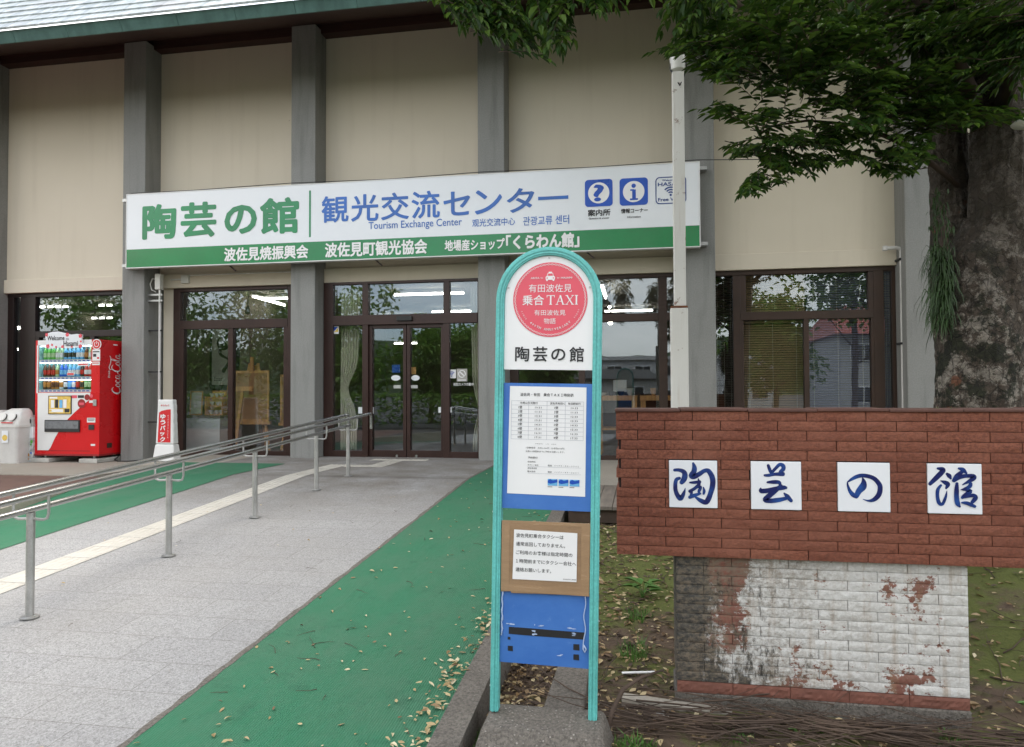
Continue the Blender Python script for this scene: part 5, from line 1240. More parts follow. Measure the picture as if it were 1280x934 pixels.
g = MB(); P = [(-.150, .352), (-.04, .352), (.05, .351), (.168, .351), (.168, .3215), (.06, .3215), (-.06, .3215), (-.150, .3225)]; flat(g, P[::-1], -.0075)
for x, z, a in ((-.142, .262, .011), (-.148, .304, .006), (.135, .288, .013), (.135, .247, .012)): flat(g, [(x-a, z-a*.9), (x+a, z-a), (x+a*.9, z+a), (x-a, z+a*.95)], -.0075)
g.build('black_tape', M['black'], T)
g = MB(); random.seed(21)
def scrape(x0, x1, z0, z1, n):
    for k in range(n):
        x, z = random.uniform(x0, x1), random.uniform(z0, z1); a, b = random.uniform(.003, .013), random.uniform(.0015, .0045)
        g.add([(x+a*random.uniform(.5, 1)*math.cos(t), -.0082-.00002*k, z+b*random.uniform(.4, 1)*math.sin(t)) for t in [j*math.pi/4 for j in range(8)]], [tuple(range(8))])
RES = pm('white_residue', (.42, .52, .72), .7, 0, .1, 20)
for args in ((-.045, -.038, .325, .347, 5), (.120, .126, .325, .347, 3),
             (-.16, -.11, .363, .366, 4), (-.05, .00, .363, .368, 6), (.10, .135, .362, .365, 3), (.06, .08, .248, .254, 4)):
    g = MB(); scrape(*args); g.build('glue_residue', RES, T)
g = MB(); g.tube([(-.179+.002*math.sin(k*1.7), -.011, .505-.0135*k) for k in range(15)], [.0035+.001*math.sin(k*2.3) for k in range(15)], 6); g.build('string', RES, T, smooth=True)
g = MB(); g.tube([(.168+.004*math.sin(k*.9), -.011, .50-.0155*k) for k in range(13)]+[(.163, -.012, .285), (.170, -.013, .272), (.176, -.012, .284), (.166, -.0135, .300)], [.0025]*13+[.0035]*4, 6); g.build('string', RES, T, smooth=True)
for sx in (-1, 1): 
    for z in (.83, .40, .10): g = MB(); g.cyl((sx*.2235, -.004, z), (sx*.228, -.004, z), .004, 8); g.build('bolt', M['steelmatt'], T)
# concrete foot
Fb = MB((8.26, -7.86, -.5))
def frustum(mb, b0, b1, z0, z1):
    mb.add([(b0[0], b0[2], z0), (b0[1], b0[2], z0), (b0[1], b0[3], z0), (b0[0], b0[3], z0), (b1[0], b1[2], z1), (b1[1], b1[2], z1), (b1[1], b1[3], z1), (b1[0], b1[3], z1)],
           [(0, 3, 2, 1), (4, 5, 6, 7), (0, 1, 5, 4), (1, 2, 6, 5), (2, 3, 7, 6), (3, 0, 4, 7)])
frustum(Fb, (7.93, 8.58, -8.22, -7.66), (8.015, 8.495, -7.965, -7.735), -.56, -.287)
tag(Fb.build('concrete_foot', M['base'], bevel=.02, seg=3), 'pebbly grey concrete foot block carrying the turquoise stop sign', 'concrete block')
g = MB((8.30, -7.4, -.5)); g.add([(8.215, -7.70, -.56), (8.40, -7.70, -.56), (8.385, -6.95, -.56), (8.225, -6.95, -.56), (8.215, -7.70, -.345), (8.40, -7.70, -.345), (8.385, -6.95, -.35), (8.225, -6.95, -.35)], [(0, 3, 2, 1), (4, 5, 6, 7), (0, 1, 5, 4), (1, 2, 6, 5), (2, 3, 7, 6), (3, 0, 4, 7)])
tag(g.build('concrete_beam', M['kerb'], bevel=.012), 'short concrete beam lying in the soil behind the stop sign foot', 'concrete block')

# ================================================================== BRICK NAME WALL
W = thing('name_wall', (9.43, -7.29, -.45), 'low red split face brick wall with four white name tiles on a peeling white base', 'wall')
WL = W.location.copy(); XW0, XW1 = 8.541, 11.35; WZ0, NR, RH = .2935, 15, .0447
YB = -7.40
g = MB(WL); g.box(XW0+.012, XW1-.012, YB+.012, YB+.20, WZ0+.003, WZ0+NR*RH-.004); g.build('wall_core', M['mortar'], W)
TILES = [(8.783, 8.999), (9.147, 9.364), (9.518, 9.735), (9.887, 10.103)]; TZ0, TZ1 = .5195, .7365
g = MB(WL); random.seed(31)
def facebrick(mb, x0, x1, z0, z1, yb, depth=.017, rough=.0055, nz=4):
    nx_ = max(2, int((x1-x0)/.010)); b = len(mb.v); grid = []
    for j in range(nz+1):
        for i in range(nx_+1):
            x = x0+(x1-x0)*i/nx_; z = z0+(z1-z0)*j/nz; e = (i in (0, nx_)) or (j in (0, nz))
            d = depth*.86 if e else depth+rough*noise.noise((x*55, z*70, yb))+rough*.6*noise.noise((x*140, z*150, 3))
            grid.append((x, yb-d, z))
    fs = [(j*(nx_+1)+i, j*(nx_+1)+i+1, (j+1)*(nx_+1)+i+1, (j+1)*(nx_+1)+i) for j in range(nz) for i in range(nx_)]
    n0 = len(grid); rim = [(x0, yb, z0), (x1, yb, z0), (x1, yb, z1), (x0, yb, z1)]
    lo = [i for i in range(nx_+1)]; hi = [nz*(nx_+1)+i for i in range(nx_+1)]; lf = [j*(nx_+1) for j in range(nz+1)]; rt = [j*(nx_+1)+nx_ for j in range(nz+1)]
    fs += [tuple([n0+1, n0]+lo)[::1], tuple([n0+3, n0+2]+hi[::-1]), tuple([n0, n0+3]+lf[::-1]), tuple([n0+2, n0+1]+rt)]
    mb.add(grid+rim, fs)
for r in range(NR):
    z0 = WZ0+r*RH+.0012; z1 = z0+RH-.0024
    x = XW0-(.125 if r % 2 else 0)+.10-.25
    while x < XW1:
        a, b = max(x+.0018, XW0), min(x+.25-.0018, XW1); x += .25
        if b-a < .012: continue
        if (r in (11, 9, 7)) and a < XW0+.02: a = XW0+.022          # lost corner pieces
        segs = [(a, b)]
        if z1 > TZ0-.002 and z0 < TZ1+.002:
            for t0, t1 in TILES:
                new = []
                for p, q_ in segs:
                    if q_ <= t0-.002 or p >= t1+.002: new.append((p, q_))
                    else:
                        if p < t0-.014: new.append((p, t0-.002))
                        if q_ > t1+.014: new.append((t1+.002, q_))
                segs = new
        for p, q_ in segs: facebrick(g, p, q_, z0, z1, YB+.013)
# returned ends and back faces
for r in range(NR):
    z0 = WZ0+r*RH+.0012; z1 = z0+RH-.0024
    if r not in (11, 9, 7): g.box(XW0, XW0+.011, YB+.02, YB+.20, z0, z1)
    g.box(XW1-.011, XW1, YB+.02, YB+.20, z0, z1)
    x = XW0
    while x < XW1-.02: g.box(x+.0015, min(x+.2485, XW1), YB+.201, YB+.213, z0, z1); x += .25
g.build('split_face_brick', M['split'], W, smooth=R_(50))
g = MB(WL); x = XW0-.006
zt_ = WZ0+NR*RH
random.seed(8)
while x < XW1: 
    L_ = .30; dz = random.uniform(-.002, .002); g.box(x+.001, min(x+L_-.001, XW1+.006), YB-.012, YB+.22, zt_-.002+dz, zt_+.012+dz); x += L_
g.build('coping', M['coping'], W, bevel=.003)
def mapper(box_, tl):
    (a, b, c, d), (t0, t1) = box_, tl
    k = (t1-t0)/(c-a)
    return lambda x, z: (t0+x*k, TZ1-z*k)
BR = [((70, 85, 842, 840), [
 [(160,245,50),(230,243,58),(300,268,75),(325,320,88),(310,390,90),(272,445,72)], [(235,378,50),(185,405,60),(168,500,66),(180,610,70),(238,705,82),(275,680,72),(312,600,42),(328,540,10)],
 [(460,130,36),(478,200,76),(470,262,84),(432,330,92),(470,348,82),(560,300,74),(640,248,64),(705,255,76),(762,360,86),(766,480,86),(730,620,80),(690,720,84),(650,765,78),(570,735,70),(500,690,36)],
 [(405,445,30),(480,442,50),(560,432,52)], [(540,385,22),(548,470,52),(480,540,52),(400,588,50)], [(490,520,36),(570,515,52),(545,590,48)], [(400,685,56),(480,652,60),(565,622,36)], [(430,600,40),(418,680,50)], [(618,520,20),(630,580,46),(620,625,34)]]),
 ((75, 85, 865, 845), [
 [(350,150,48),(370,212,56),(398,262,50),(460,200,50),(530,132,56),(582,152,66),(585,205,66),(540,250,56)], [(290,312,36),(350,312,52),(450,292,52),(575,286,72)], [(335,426,36),(430,420,64),(510,422,60),(532,462,46)],
 [(225,530,30),(232,570,74),(330,562,76),(450,532,70),(580,508,74),(622,510,46)], [(545,480,56),(450,562,80),(340,662,84),(298,712,84),(370,728,76),(500,712,74),(622,682,54)], [(592,600,24),(640,650,70),(698,718,58)]]),
 ((68, 90, 848, 820), [
 [(440,335,24),(455,400,76),(440,470,112),(382,540,92),(342,620,74)], [(340,632,58),(290,600,70),(245,540,54),(217,460,34),(210,405,18)],
 [(212,402,20),(290,345,50),(380,302,62),(480,295,62),(600,332,66),(680,420,72),(696,500,76),(670,600,76),(600,672,64),(520,692,34),(440,668,8)]]),
 ((70, 85, 900, 860), [
 [(230,165,40),(302,182,82),(290,225,82),(200,325,80),(105,425,58)], [(370,255,46),(402,287,72),(422,328,36)], [(270,370,16),(340,400,70),(378,430,72),(350,492,34)],
 [(270,445,38),(222,520,56),(215,640,56),(240,742,62),(292,752,50),(340,640,42),(360,540,12)], [(550,160,36),(612,182,70),(662,236,34)], [(602,212,56),(520,282,72),(470,362,60)],
 [(470,370,46),(560,302,70),(680,280,62),(772,292,82),(740,342,70),(600,430,16)], [(515,410,46),(508,520,70),(505,640,76),(520,742,76),(550,790,36)],
 [(722,410,56),(700,460,60),(570,515,12)], [(590,512,16),(712,530,70),(622,612,60),(592,642,46)], [(590,642,36),(660,622,50),(760,602,60),(792,642,70),(742,712,56)], [(580,725,24),(660,732,60),(775,782,48)]])]
for (bx, sts), tl in zip(BR, TILES):
    g = MB(WL); g.box(tl[0], tl[1], YB-.008, YB+.013, TZ0, TZ1); tt = g.build('name_tile', M['tile'], W, bevel=.0025)
    f0 = mapper(bx, tl); k = (tl[1]-tl[0])/(bx[2]-bx[0])
    g = MB(WL)
    for j, st in enumerate(sts):
        tmp = MB(); stroke(tmp, [((x-bx[0]), (z-bx[1]), w_) for x, z, w_ in st], lambda a, b: (a, b), 0)
        g.add([(tl[0]+x*k, YB-.0085-.0003*(j+1)+(y*.5), TZ1-z*k) for x, y, z in tmp.v], tmp.f)
    g.build('brush_character', M['ink'], tt, fix=False)
# peeling pier
PX0, PX1 = 8.812, 10.055
PO = Vector((PX0, YB+.03, -.40))
pier = MB(PO); pier.box(PX0+.012, PX1-.012, YB+.045, YB+.30, -.60, WZ0+.002); pier.build('pier_core', M['mortar'], W, loc=PO-WL)
g = MB(PO)
r = 0; z = -.285
while z < WZ0-.01:
    z1 = min(z+.0443, WZ0-.001); x = PX0-(.125 if r % 2 else 0)
    while x < PX1:
        a, b = max(x+.0012, PX0), min(x+.2488, PX1); x += .25
        if b-a > .01: facebrick(g, a, b, z+.001, z1-.001, YB+.046, .016, .005)
    g.box(PX0, PX0+.011, YB+.05, YB+.30, z+.001, z1-.001); g.box(PX1-.011, PX1, YB+.05, YB+.30, z+.001, z1-.001)
    z += .0443; r += 1
g.build('white_brick', M['whitebrick'], W, smooth=R_(50), loc=PO-WL)
g = MB(WL); x = PX0
while x < PX1: a, b = x+.001, min(x+.249, PX1); facebrick(g, a, b, -.337, -.287, YB+.044, .016, .004); x += .25
g.build('red_brick_course', pm('dull_red_brick', (.19, .075, .052), .8, 0, .2, 8, bmp=.4), W)
g = MB(WL); g.box(PX0-.004, PX1+.004, YB+.022, YB+.32, -.62, -.339); g.build('footing', M['kerb'], W, bevel=.006)
g = MB((8.7, -7.38, -.45)); g.beam((8.56, -7.36, -.395), (9.05, -7.43, -.405), .06, .045); tag(g.build('broken_kerbstone', M['apron'], bevel=.008), 'pale broken kerbstone lying at the foot of the peeling white base', 'stone')

# ---- white lamp pole
o = thing('lamp_pole', (9.07, -3.0, -.25), 'rusty white square lamp pole rising between the long signboard and the brick wall', 'lamp pole'); L = o.location
g = MB(L); g.box(8.982, 9.162, -3.08, -2.92, -.25, 1.93); g.build('lower_sleeve', M['rustwhite'], o, bevel=.008)
g = MB(L); g.box(8.985, 9.16, -3.079, -2.921, 1.931, 1.95); g.build('rust_collar', pm('rust', (.17, .06, .025), .9, 0, .3, 12), o)
g = MB(L); g.box(9.022, 9.146, -3.055, -2.94, 1.951, 4.46); g.build('shaft', M['rustwhite'], o, bevel=.008)
g = MB(L); g.lathe((9.085, -3.0, 4.46), [(.035, 0), (.08, .03), (.085, .16), (.06, .20), (.02, .21)], 16); g.build('lamp_head', M['ceramic'], o, smooth=R_(50))
g = MB(L); g.tube([(9.09+.085*math.cos(a), -3.02, 4.50+.15*math.sin(a)) for a in [math.pi*k/10+.0 for k in range(11)]], .009, 8); g.tube([(9.09-.085, -3.02, 4.50), (9.07, -3.04, 4.36), (9.10, -3.06, 4.30), (9.13, -3.04, 4.36), (9.175, -3.02, 4.50)], .009, 8); g.build('hoop', M['rubber'], o, smooth=True)
# ---- white street lamp glimpsed right of the trunk
c0 = pd(1287, 163, 4.35)
o = thing('garden_lamp', (c0.x, c0.y, -.3), 'white mushroom shaped lamp cap at the right photo edge before the trunk', 'lamp'); L = o.location
g = MB(L); g.cyl((c0.x, c0.y, -.3), (c0.x, c0.y, c0.z), .018, 12); g.build('pole', M['lampwhite'], o, smooth=R_(40))
g = MB(L); g.lathe(c0, [(.02, 0), (.03, .02), (.09, .035), (.097, .045), (.08, .06), (.02, .075)], 20); g.build('lamp_shade', M['lampwhite'], o, smooth=R_(50))
# ---- deck
o = thing('wooden_deck', (9.6, -3.4, -.2), 'weathered grey plank deck between the brick wall and the craft window', 'deck'); L = o.location
g = MB(L); x = 7.98; random.seed(17)
while x < 12.4: g.box(x, x+.135, -4.16+random.uniform(-.01, .01), -2.64, -.035, -.002+random.uniform(-.002, .002)); x += .14
g.build('plank', M['deck'], o, bevel=.003)
g = MB(L); g.box(7.99, 12.4, -4.10, -4.05, -.16, -.037); g.box(7.99, 12.4, -3.4, -3.35, -.3, -.037); g.build('joist', M['twig'], o)

# ================================================================== TREE
random.seed(101)
def leaf(mb, base, d, up, L_, w_, m=0, fold=.25):
    d = d.normalized(); s_ = d.cross(up)
    if s_.length < 1e-4: s_ = Vector((1, 0, 0))
    s_.normalize(); n_ = s_.cross(d)
    a = base; t1 = base+d*L_*.33; t2 = base+d*L_*.68-n_*L_*.03; tip = base+d*L_-n_*L_*.12
    f = n_*w_*fold
    mb.add([a, t1-s_*w_*.5+f, t2-s_*w_*.36+f*.7, tip, t2+s_*w_*.36+f*.7, t1+s_*w_*.5+f], [(0, 1, 2, 3), (0, 3, 4, 5)], m)
def sprig(lb, tb, base, d, length, n_, ls, droop=.5):
    d = d.normalized(); p = Vector(base); pts = [p.copy()]; side = 1
    for k in range(n_):
        t = k/n_; dd = (d+Vector((0, 0, -droop*t))).normalized(); p = p+dd*length/n_; pts.append(p.copy())
        h = dd.cross(Vector((0, 0, 1)))
        if h.length < .05: h = Vector((1, 0, 0))
        h.normalize(); ang = random.uniform(.5, .95)
        ld = dd*math.cos(ang)+h*side*math.sin(ang)+Vector((0, 0, random.uniform(-.38, .05))); side = -side
        up = Vector((random.uniform(-.3, .3), random.uniform(-.3, .3), 1))
        sz = ls*random.uniform(.55, 1.25)*(.75+.5*math.sin(math.pi*min(1, t+.15)))
        leaf(lb, p, ld, up, sz, sz*random.uniform(.31, .42))
    leaf(lb, p, d+Vector((0, 0, -droop)), Vector((0, 0, 1)), ls, ls*.34)
    tb.tube([pts[0], pts[len(pts)//2], pts[-1]], [.0032, .0022, .001], 4, cap=False)
TR = thing('zelkova_tree', (10.86, -5.6, -.4), 'large dark leafy tree with twin lichen spotted trunks behind the brick wall', 'tree'); TL = TR.location.copy()
def bark_tube(mb, path, seg=84, amp=.02):
    b = len(mb.v); 
    # resample
    fine = []
    for (p, r), (q, s_) in zip(path, path[1:]):
        n = max(2, int((Vector(q)-Vector(p)).length/.024))
        for k in range(n): t = k/n; fine.append((Vector(p).lerp(Vector(q), t), r+(s_-r)*t))
    fine.append((Vector(path[-1][0]), path[-1][1])); vs = []
    for i, (p, r) in enumerate(fine):
        for k in range(seg):
            a = 2*math.pi*k/seg; dx, dy = math.cos(a), math.sin(a)
            q = r*(1+.10*noise.noise((dx*1.3+p.x, dy*1.3, p.z*1.2))+.05*noise.noise((dx*5, dy*5, p.z*5)))+amp*.55*noise.noise((dx*9+3, dy*9, p.z*8))-amp*.7*abs(noise.noise((dx*7, dy*7, p.z*3.5+9)))**.6+amp*.3*noise.noise((dx*22, dy*22, p.z*26))
            vs.append((p.x+dx*q, p.y+dy*q, p.z))
    n = len(fine)
    mb.add(vs, [(i*seg+k, i*seg+(k+1) % seg, (i+1)*seg+(k+1) % seg, (i+1)*seg+k) for i in range(n-1) for k in range(seg)]+[tuple((n-1)*seg+k for k in range(seg))])
g = MB(TL)
bark_tube(g, [((10.845, -5.6, -.5), .36), ((10.85, -5.6, -.15), .29), ((10.85, -5.6, .4), .27), ((10.855, -5.6, 1.0), .262), ((10.86, -5.6, 1.5), .25), ((10.88, -5.6, 1.95), .20), ((10.90, -5.58, 2.2), .10)])
bark_tube(g, [((10.93, -5.62, 1.1), .17), ((10.96, -5.62, 1.6), .185), ((10.985, -5.62, 2.1), .178), ((11.02, -5.6, 2.7), .175), ((11.10, -5.5, 3.6), .16), ((11.3, -5.4, 5.0), .14), ((11.4, -5.2, 6.8), .09), ((11.5, -5.0, 9.0), .03)])
bark_tube(g, [((10.80, -5.50, 1.1), .16), ((10.80, -5.42, 1.7), .155), ((10.82, -5.36, 2.3), .14), ((10.80, -5.3, 3.2), .12), ((10.45, -5.1, 4.6), .085), ((10.1, -5.0, 6.5), .05), ((9.9, -4.9, 8.0), .02)], 60)
g.build('trunk', M['bark'], TR, smooth=True)
lb = MB(TL); tb = MB(TL)
LIMBS = [[(10.9, -5.6, 2.9), (10.5, -5.9, 3.5), (9.8, -6.3, 3.9), (9.0, -6.6, 4.0), (8.2, -6.8, 3.95), (7.5, -6.9, 3.75)],
         [(10.8, -5.5, 2.45), (10.45, -5.7, 2.66), (10.1, -5.8, 2.80), (9.75, -5.9, 2.82), (9.45, -6.0, 2.76)],
         [(11.0, -5.6, 2.8), (10.9, -6.3, 3.3), (10.6, -7.0, 3.5), (10.2, -7.5, 3.4)], [(10.75, -5.4, 3.0), (10.2, -5.3, 3.6), (9.4, -5.2, 4.0), (8.4, -5.3, 4.3), (7.6, -5.5, 4.4)],
         [(11.1, -5.5, 3.6), (11.8, -6.0, 4.2), (12.6, -6.5, 4.3)], [(11.1, -5.5, 3.4), (11.7, -5.0, 4.0), (12.6, -4.4, 4.6)], [(10.6, -5.2, 3.8), (10.0, -4.4, 4.6), (9.2, -3.9, 5.2)]]
for q_, L_ in enumerate(LIMBS):
    n = len(L_); r0 = .018 if q_ == 1 else .055
    tb.tube(L_, [r0*(1-k/n)**1.3+.003 for k in range(n)], 8)
def limb_near(p):
    best = None
    for L_ in LIMBS:
        for q in L_[1:]:
            d = (Vector(q)-p).length
            if best is None or d < best[0]: best = (d, Vector(q))
    return best[1]
def add_sprig(tip, length, n_, ls, droop):
    c = limb_near(tip); d = tip-c; d.z *= .3
    if d.length < .05: d = Vector((-1, -.3, 0))
    d.normalize(); d = (d+Vector((random.uniform(-.5, .3), random.uniform(-.6, .4), random.uniform(-.12, .3)))).normalized()
    base = tip-d*length*.9+Vector((0, 0, droop*length*.35))
    sprig(lb, tb, base, d, length, n_, ls, droop)
# the crown's hanging underside: outline of the leaf masses and the depth where they hang
MASS = [ # (u, v, su, sv, dist0, dist1, count, leaf, droop)
 (610, 18, 38, 26, 3.7, 4.4, 46, .085, .9), (655, 34, 38, 24, 3.7, 4.4, 48, .085, .9), (690, 56, 24, 14, 3.7, 4.3, 20, .08, .9), (755, 12, 20, 10, 3.8, 4.3, 14, .075, .8), (575, -5, 22, 14, 3.8, 4.5, 20, .085, .9), (700, -12, 55, 16, 3.8, 4.6, 36, .085, .8),
 (870, 30, 34, 26, 3.9, 4.8, 56, .085, .6), (900, 78, 30, 22, 3.9, 4.8, 40, .085, .7), (850, 62, 20, 12, 3.9, 4.6, 16, .08, .7), (960, 20, 50, 34, 3.8, 5.2, 90, .085, .5), (1000, 85, 40, 26, 4.0, 5.2, 56, .085, .6),
 (1060, 40, 50, 44, 3.8, 5.2, 110, .088, .5), (1090, 120, 44, 34, 3.9, 5.0, 70, .085, .6), (1180, 40, 60, 46, 4.0, 5.0, 170, .08, .45), (1175, 130, 46, 30, 4.1, 4.9, 80, .08, .5), (1255, 60, 40, 50, 4.0, 5.0, 130, .08, .45), (1262, 140, 18, 10, 4.2, 4.7, 10, .08, .6),
 (960, 140, 34, 12, 4.0, 4.6, 12, .075, .35), (985, 172, 36, 10, 4.0, 4.7, 14, .075, .4), (1010, 205, 36, 12, 4.1, 4.7, 20, .075, .45), (955, 226, 20, 6, 4.1, 4.6, 6, .07, .35), (1060, 175, 34, 22, 4.1, 4.8, 34, .078, .5), (1105, 205, 22, 14, 4.2, 4.8, 16, .078, .5), (1150, 190, 24, 22, 4.0, 4.7, 24, .08, .6), (925, 188, 16, 6, 4.1, 4.6, 9, .075, .35), (938, 238, 20, 6, 4.1, 4.6, 9, .075, .4), (893, 140, 16, 10, 4.0, 4.6, 9, .075, .4), (975, 205, 26, 8, 4.1, 4.7, 10, .075, .4)]
for u, v, su, sv, d0, d1, n, ls, dr in MASS:
    for k in range(n):
        uu, vv = random.gauss(u, su*.6), random.gauss(v, sv*.6)
        uu = max(u-su*1.25, min(u+su*1.25, uu)); vv = max(v-sv*1.3, min(v+sv*1.1, vv))
        add_sprig(pd(uu, vv, random.uniform(d0, d1)), random.uniform(.22, .42), random.randint(9, 13), ls, dr*random.uniform(.7, 1.2))
# the rest of the crown, above and around
for k in range(1500):
    a = random.uniform(0, 2*math.pi); rr = 3.9*math.sqrt(random.random()); z = random.uniform(3.9, 8.6)
    k2 = 1-.45*max(0, (z-5.5)/3.1); p = Vector((10.4+rr*k2*math.cos(a), -5.4+rr*k2*math.sin(a), z))
    q = p-CAM; q3 = q.dot(FW)
    if q3 > .2 and 467-FPX*q.dot(UP)/q3 > -14 and -80 < 640+FPX*q.dot(RT)/q3 < 1360: continue
    add_sprig(p, random.uniform(.5, .8), 11, .17, .5)
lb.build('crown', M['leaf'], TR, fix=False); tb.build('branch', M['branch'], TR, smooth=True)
# fern clump on the trunk's left flank
F_ = thing('hanging_fern', (10.66, -5.72, 1.75), 'shaggy green fern clump hanging on the left flank of the trunk', 'fern'); g = MB(F_.location)
for k in range(760):
    z = random.choice((random.uniform(1.45, 2.0), random.uniform(1.55, 1.98), random.uniform(1.55, 1.98), random.uniform(1.5, 1.98), random.uniform(1.45, 1.7), random.uniform(1.45, 1.9), random.uniform(1.9, 2.35)))
    thick = 1.0 if z < 1.98 else .3
    p = Vector((10.60+random.uniform(-.03, .05), -5.70+random.uniform(-.10, .10), z)); L_ = random.uniform(.06, .17)*(.5+.5*thick)
    d = Vector((random.uniform(-1, .5)*thick-.1, random.uniform(-1, .3), random.uniform(-.2, .9))).normalized(); w_ = .0035
    s_ = d.cross(Vector((0, 0, 1))).normalized()*w_; a = p; b = p+d*L_*.45; c = b+(d*.5+Vector((0, 0, -.9)))*L_*.45; e = c+Vector((d.x*.2, d.y*.2, -1))*L_*.45
    g.add([a-s_, a+s_, b+s_, b-s_, c+s_*.8, c-s_*.8, e], [(0, 1, 2, 3), (3, 2, 4, 5), (5, 4, 6)])
g.build('fronds', M['fern'], F_, fix=False); g = MB(F_.location); g.lathe((10.645, -5.66, 1.35), [(.01, 0), (.03, .1), (.035, .4), (.03, .65), (.01, .8)], 10); g.build('root_mat', M['branch'], F_)

# ================================================================== GROUND COVER
def litter(name, n, fn, mats, label=None, smin=.012, smax=.03, kind='stuff', seed=1):
    random.seed(seed); g = MB()
    for k in range(n):
        x, y, z, m_ = fn(k)
        a = random.uniform(0, 2*math.pi); L_ = random.uniform(smin, smax); d = Vector((math.cos(a), math.sin(a), random.uniform(-.12, .2)))
        leaf(g, Vector((x, y, z+random.uniform(.003, .012))), d, Vector((random.uniform(-.4, .4), random.uniform(-.4, .4), 1)), L_*1.6, L_*random.uniform(.55, .8), m_, random.uniform(-.2, .4))
    return tag(g.build(name, mats, fix=False), kind=kind)
def on_carpet(k):
    y = -8.4+7.2*random.random()**1.6; x = 7.80-1.18*random.random()**1.7; return x, y, rz(y)+.005, random.choice((0, 1, 1))
litter('scattered_leaves', 230, on_carpet, [M['dead'], M['deadpale']], smin=.012, smax=.026, seed=4)
def along_kerb(k):
    y = -8.6+4.2*random.random(); x = 7.812-abs(random.gauss(0, .045))*(1+.7*(y < -7)); return x, y, rz(y)+.006+random.random()*.012, random.choice((0, 1, 1, 1))
litter('drifted_leaves', 430, along_kerb, [M['dead'], M['deadpale']], smin=.010, smax=.034, seed=5)
def on_granite(k): y = -8.6+6.5*random.random(); return random.uniform(3.6, 6.6), y, rz(y)+.002, random.choice((0, 1))
litter('stray_leaves', 34, on_granite, [M['dead'], M['deadpale']], smin=.01, smax=.024, seed=6)
def in_soil(k):
    x = 7.96+5.0*random.random()**2.0; y = -9.0+5.0*random.random()**1.25; 
    return x, y, terrain(x, y)+.002, 0 if random.random() < .6 else (1 if random.random() < .2 else 2)
litter('leaf_litter', 13000, in_soil, [M['dead'], M['deadpale'], M['twig']], smin=.008, smax=.036, seed=7)
g = MB(); random.seed(9)
def twig(x, y, z, L_, a, r, bend=.25, up=.0):
    pts = []; p = Vector((x, y, z)); h = a
    for k in range(6):
        pts.append(p.copy()); h += random.uniform(-bend, bend); p = p+Vector((math.cos(h), math.sin(h), up+random.uniform(-.06, .06)))*L_/5
        zz = terrain(p.x, p.y)+.006 if p.x > 7.95 else rz(p.y)+.01
        p.z = max(p.z, zz)
    g.tube(pts, [r*(1-.12*k) for k in range(6)], 5)
for k in range(230):                                                 # vine stems heaped before the pier
    x = random.uniform(8.55, 10.6); y = random.gauss(-7.62, .07); twig(x, y, terrain(x, y)+random.uniform(.015, .075), random.uniform(.25, .75), random.choice((0, math.pi))+random.gauss(0, .25), random.uniform(.002, .005), .3)
for k in range(420):
    x = 7.98+4.2*random.random()**1.3; y = random.uniform(-9.0, -4.4); twig(x, y, terrain(x, y)+.008, random.uniform(.1, .45), random.uniform(0, 6.3), random.uniform(.0015, .004), .35)
for k in range(12):                                                  # thin runners climbing the pier face
    x = random.uniform(8.9, 10.0); twig(x, -7.44, -.40, random.uniform(.2, .42), random.uniform(.2, 2.9), .0016, .2, random.uniform(.25, .7))
tag(g.build('dry_vine_stems', M['twig'], smooth=True), kind='stuff')
g = MB(); random.seed(19)
for k in range(26): y = -8.4+6*random.random()**1.4; x = random.uniform(6.7, 7.75); twig(x, y, rz(y)+.008, random.uniform(.05, .2), random.uniform(0, 6.3), .0018, .4)
for k in range(6): y = -8+5*random.random(); x = random.uniform(4.2, 6.4); twig(x, y, rz(y)+.005, random.uniform(.05, .15), random.uniform(0, 6.3), .0015, .4)
tag(g.build('fallen_twigs', M['twig']), kind='stuff')
# one thick bent branch and a white splinter beside the sign's foot
o = thing('fallen_branch', (8.55, -7.6, -.38), 'curved bare branch arching out of the soil right of the stop sign', 'branch'); g = MB(o.location)
g.tube([(8.50, -7.72, -.42), (8.525, -7.66, -.32), (8.57, -7.60, -.25), (8.65, -7.52, -.225), (8.75, -7.40, -.23)], [.011, .010, .009, .007, .004], 8); g.build('stem', M['twig'], o, smooth=True)
g = MB((8.62, -6.9, -.35)); g.beam((8.55, -7.02, terrain(8.55, -7.02)+.02), (8.72, -6.96, terrain(8.72, -6.96)+.015), .018, .008); tag(g.build('wood_splinter', M['paper'], bevel=.003), 'white painted wood splinter lying on the soil right of the stop sign', 'wood scrap')
def tuft(name, x, y, n, h, sp, label, mat='grass', wide=.0028, lean=.5, cat='grass'):
    z0 = terrain(x, y) if x > 7.944 else rz(y)+.022
    o = thing(name, (x, y, z0), label, cat); g = MB()
    for k in range(n):
        a = random.uniform(0, 6.28); r = sp*math.sqrt(random.random()); p = Vector((r*math.cos(a), r*math.sin(a), -.02)); L_ = h*random.uniform(.5, 1.1); b = random.uniform(0, 6.28)
        d = Vector((math.cos(b)*lean*random.random(), math.sin(b)*lean*random.random(), 1)).normalized(); s_ = d.cross(Vector((math.cos(a), math.sin(a), .1))).normalized()*wide
        q = p+d*L_*.5; t = q+(d+Vector((d.x*1.3, d.y*1.3, -.35)))*L_*.45
        g.add([p-s_, p+s_, q+s_*.8, q-s_*.8, t], [(0, 1, 2, 3), (3, 2, 4)])
    g.build('blades', M[mat], o, fix=False); return o
random.seed(23)
tuft('grass_tuft', 7.965, -7.99, 260, .15, .075, 'lush green grass tuft squeezed between kerb and concrete foot')
tuft('grass_tuft', 7.975, -7.74, 120, .11, .055, 'thin grass tuft growing just behind the left pole of the stop sign')
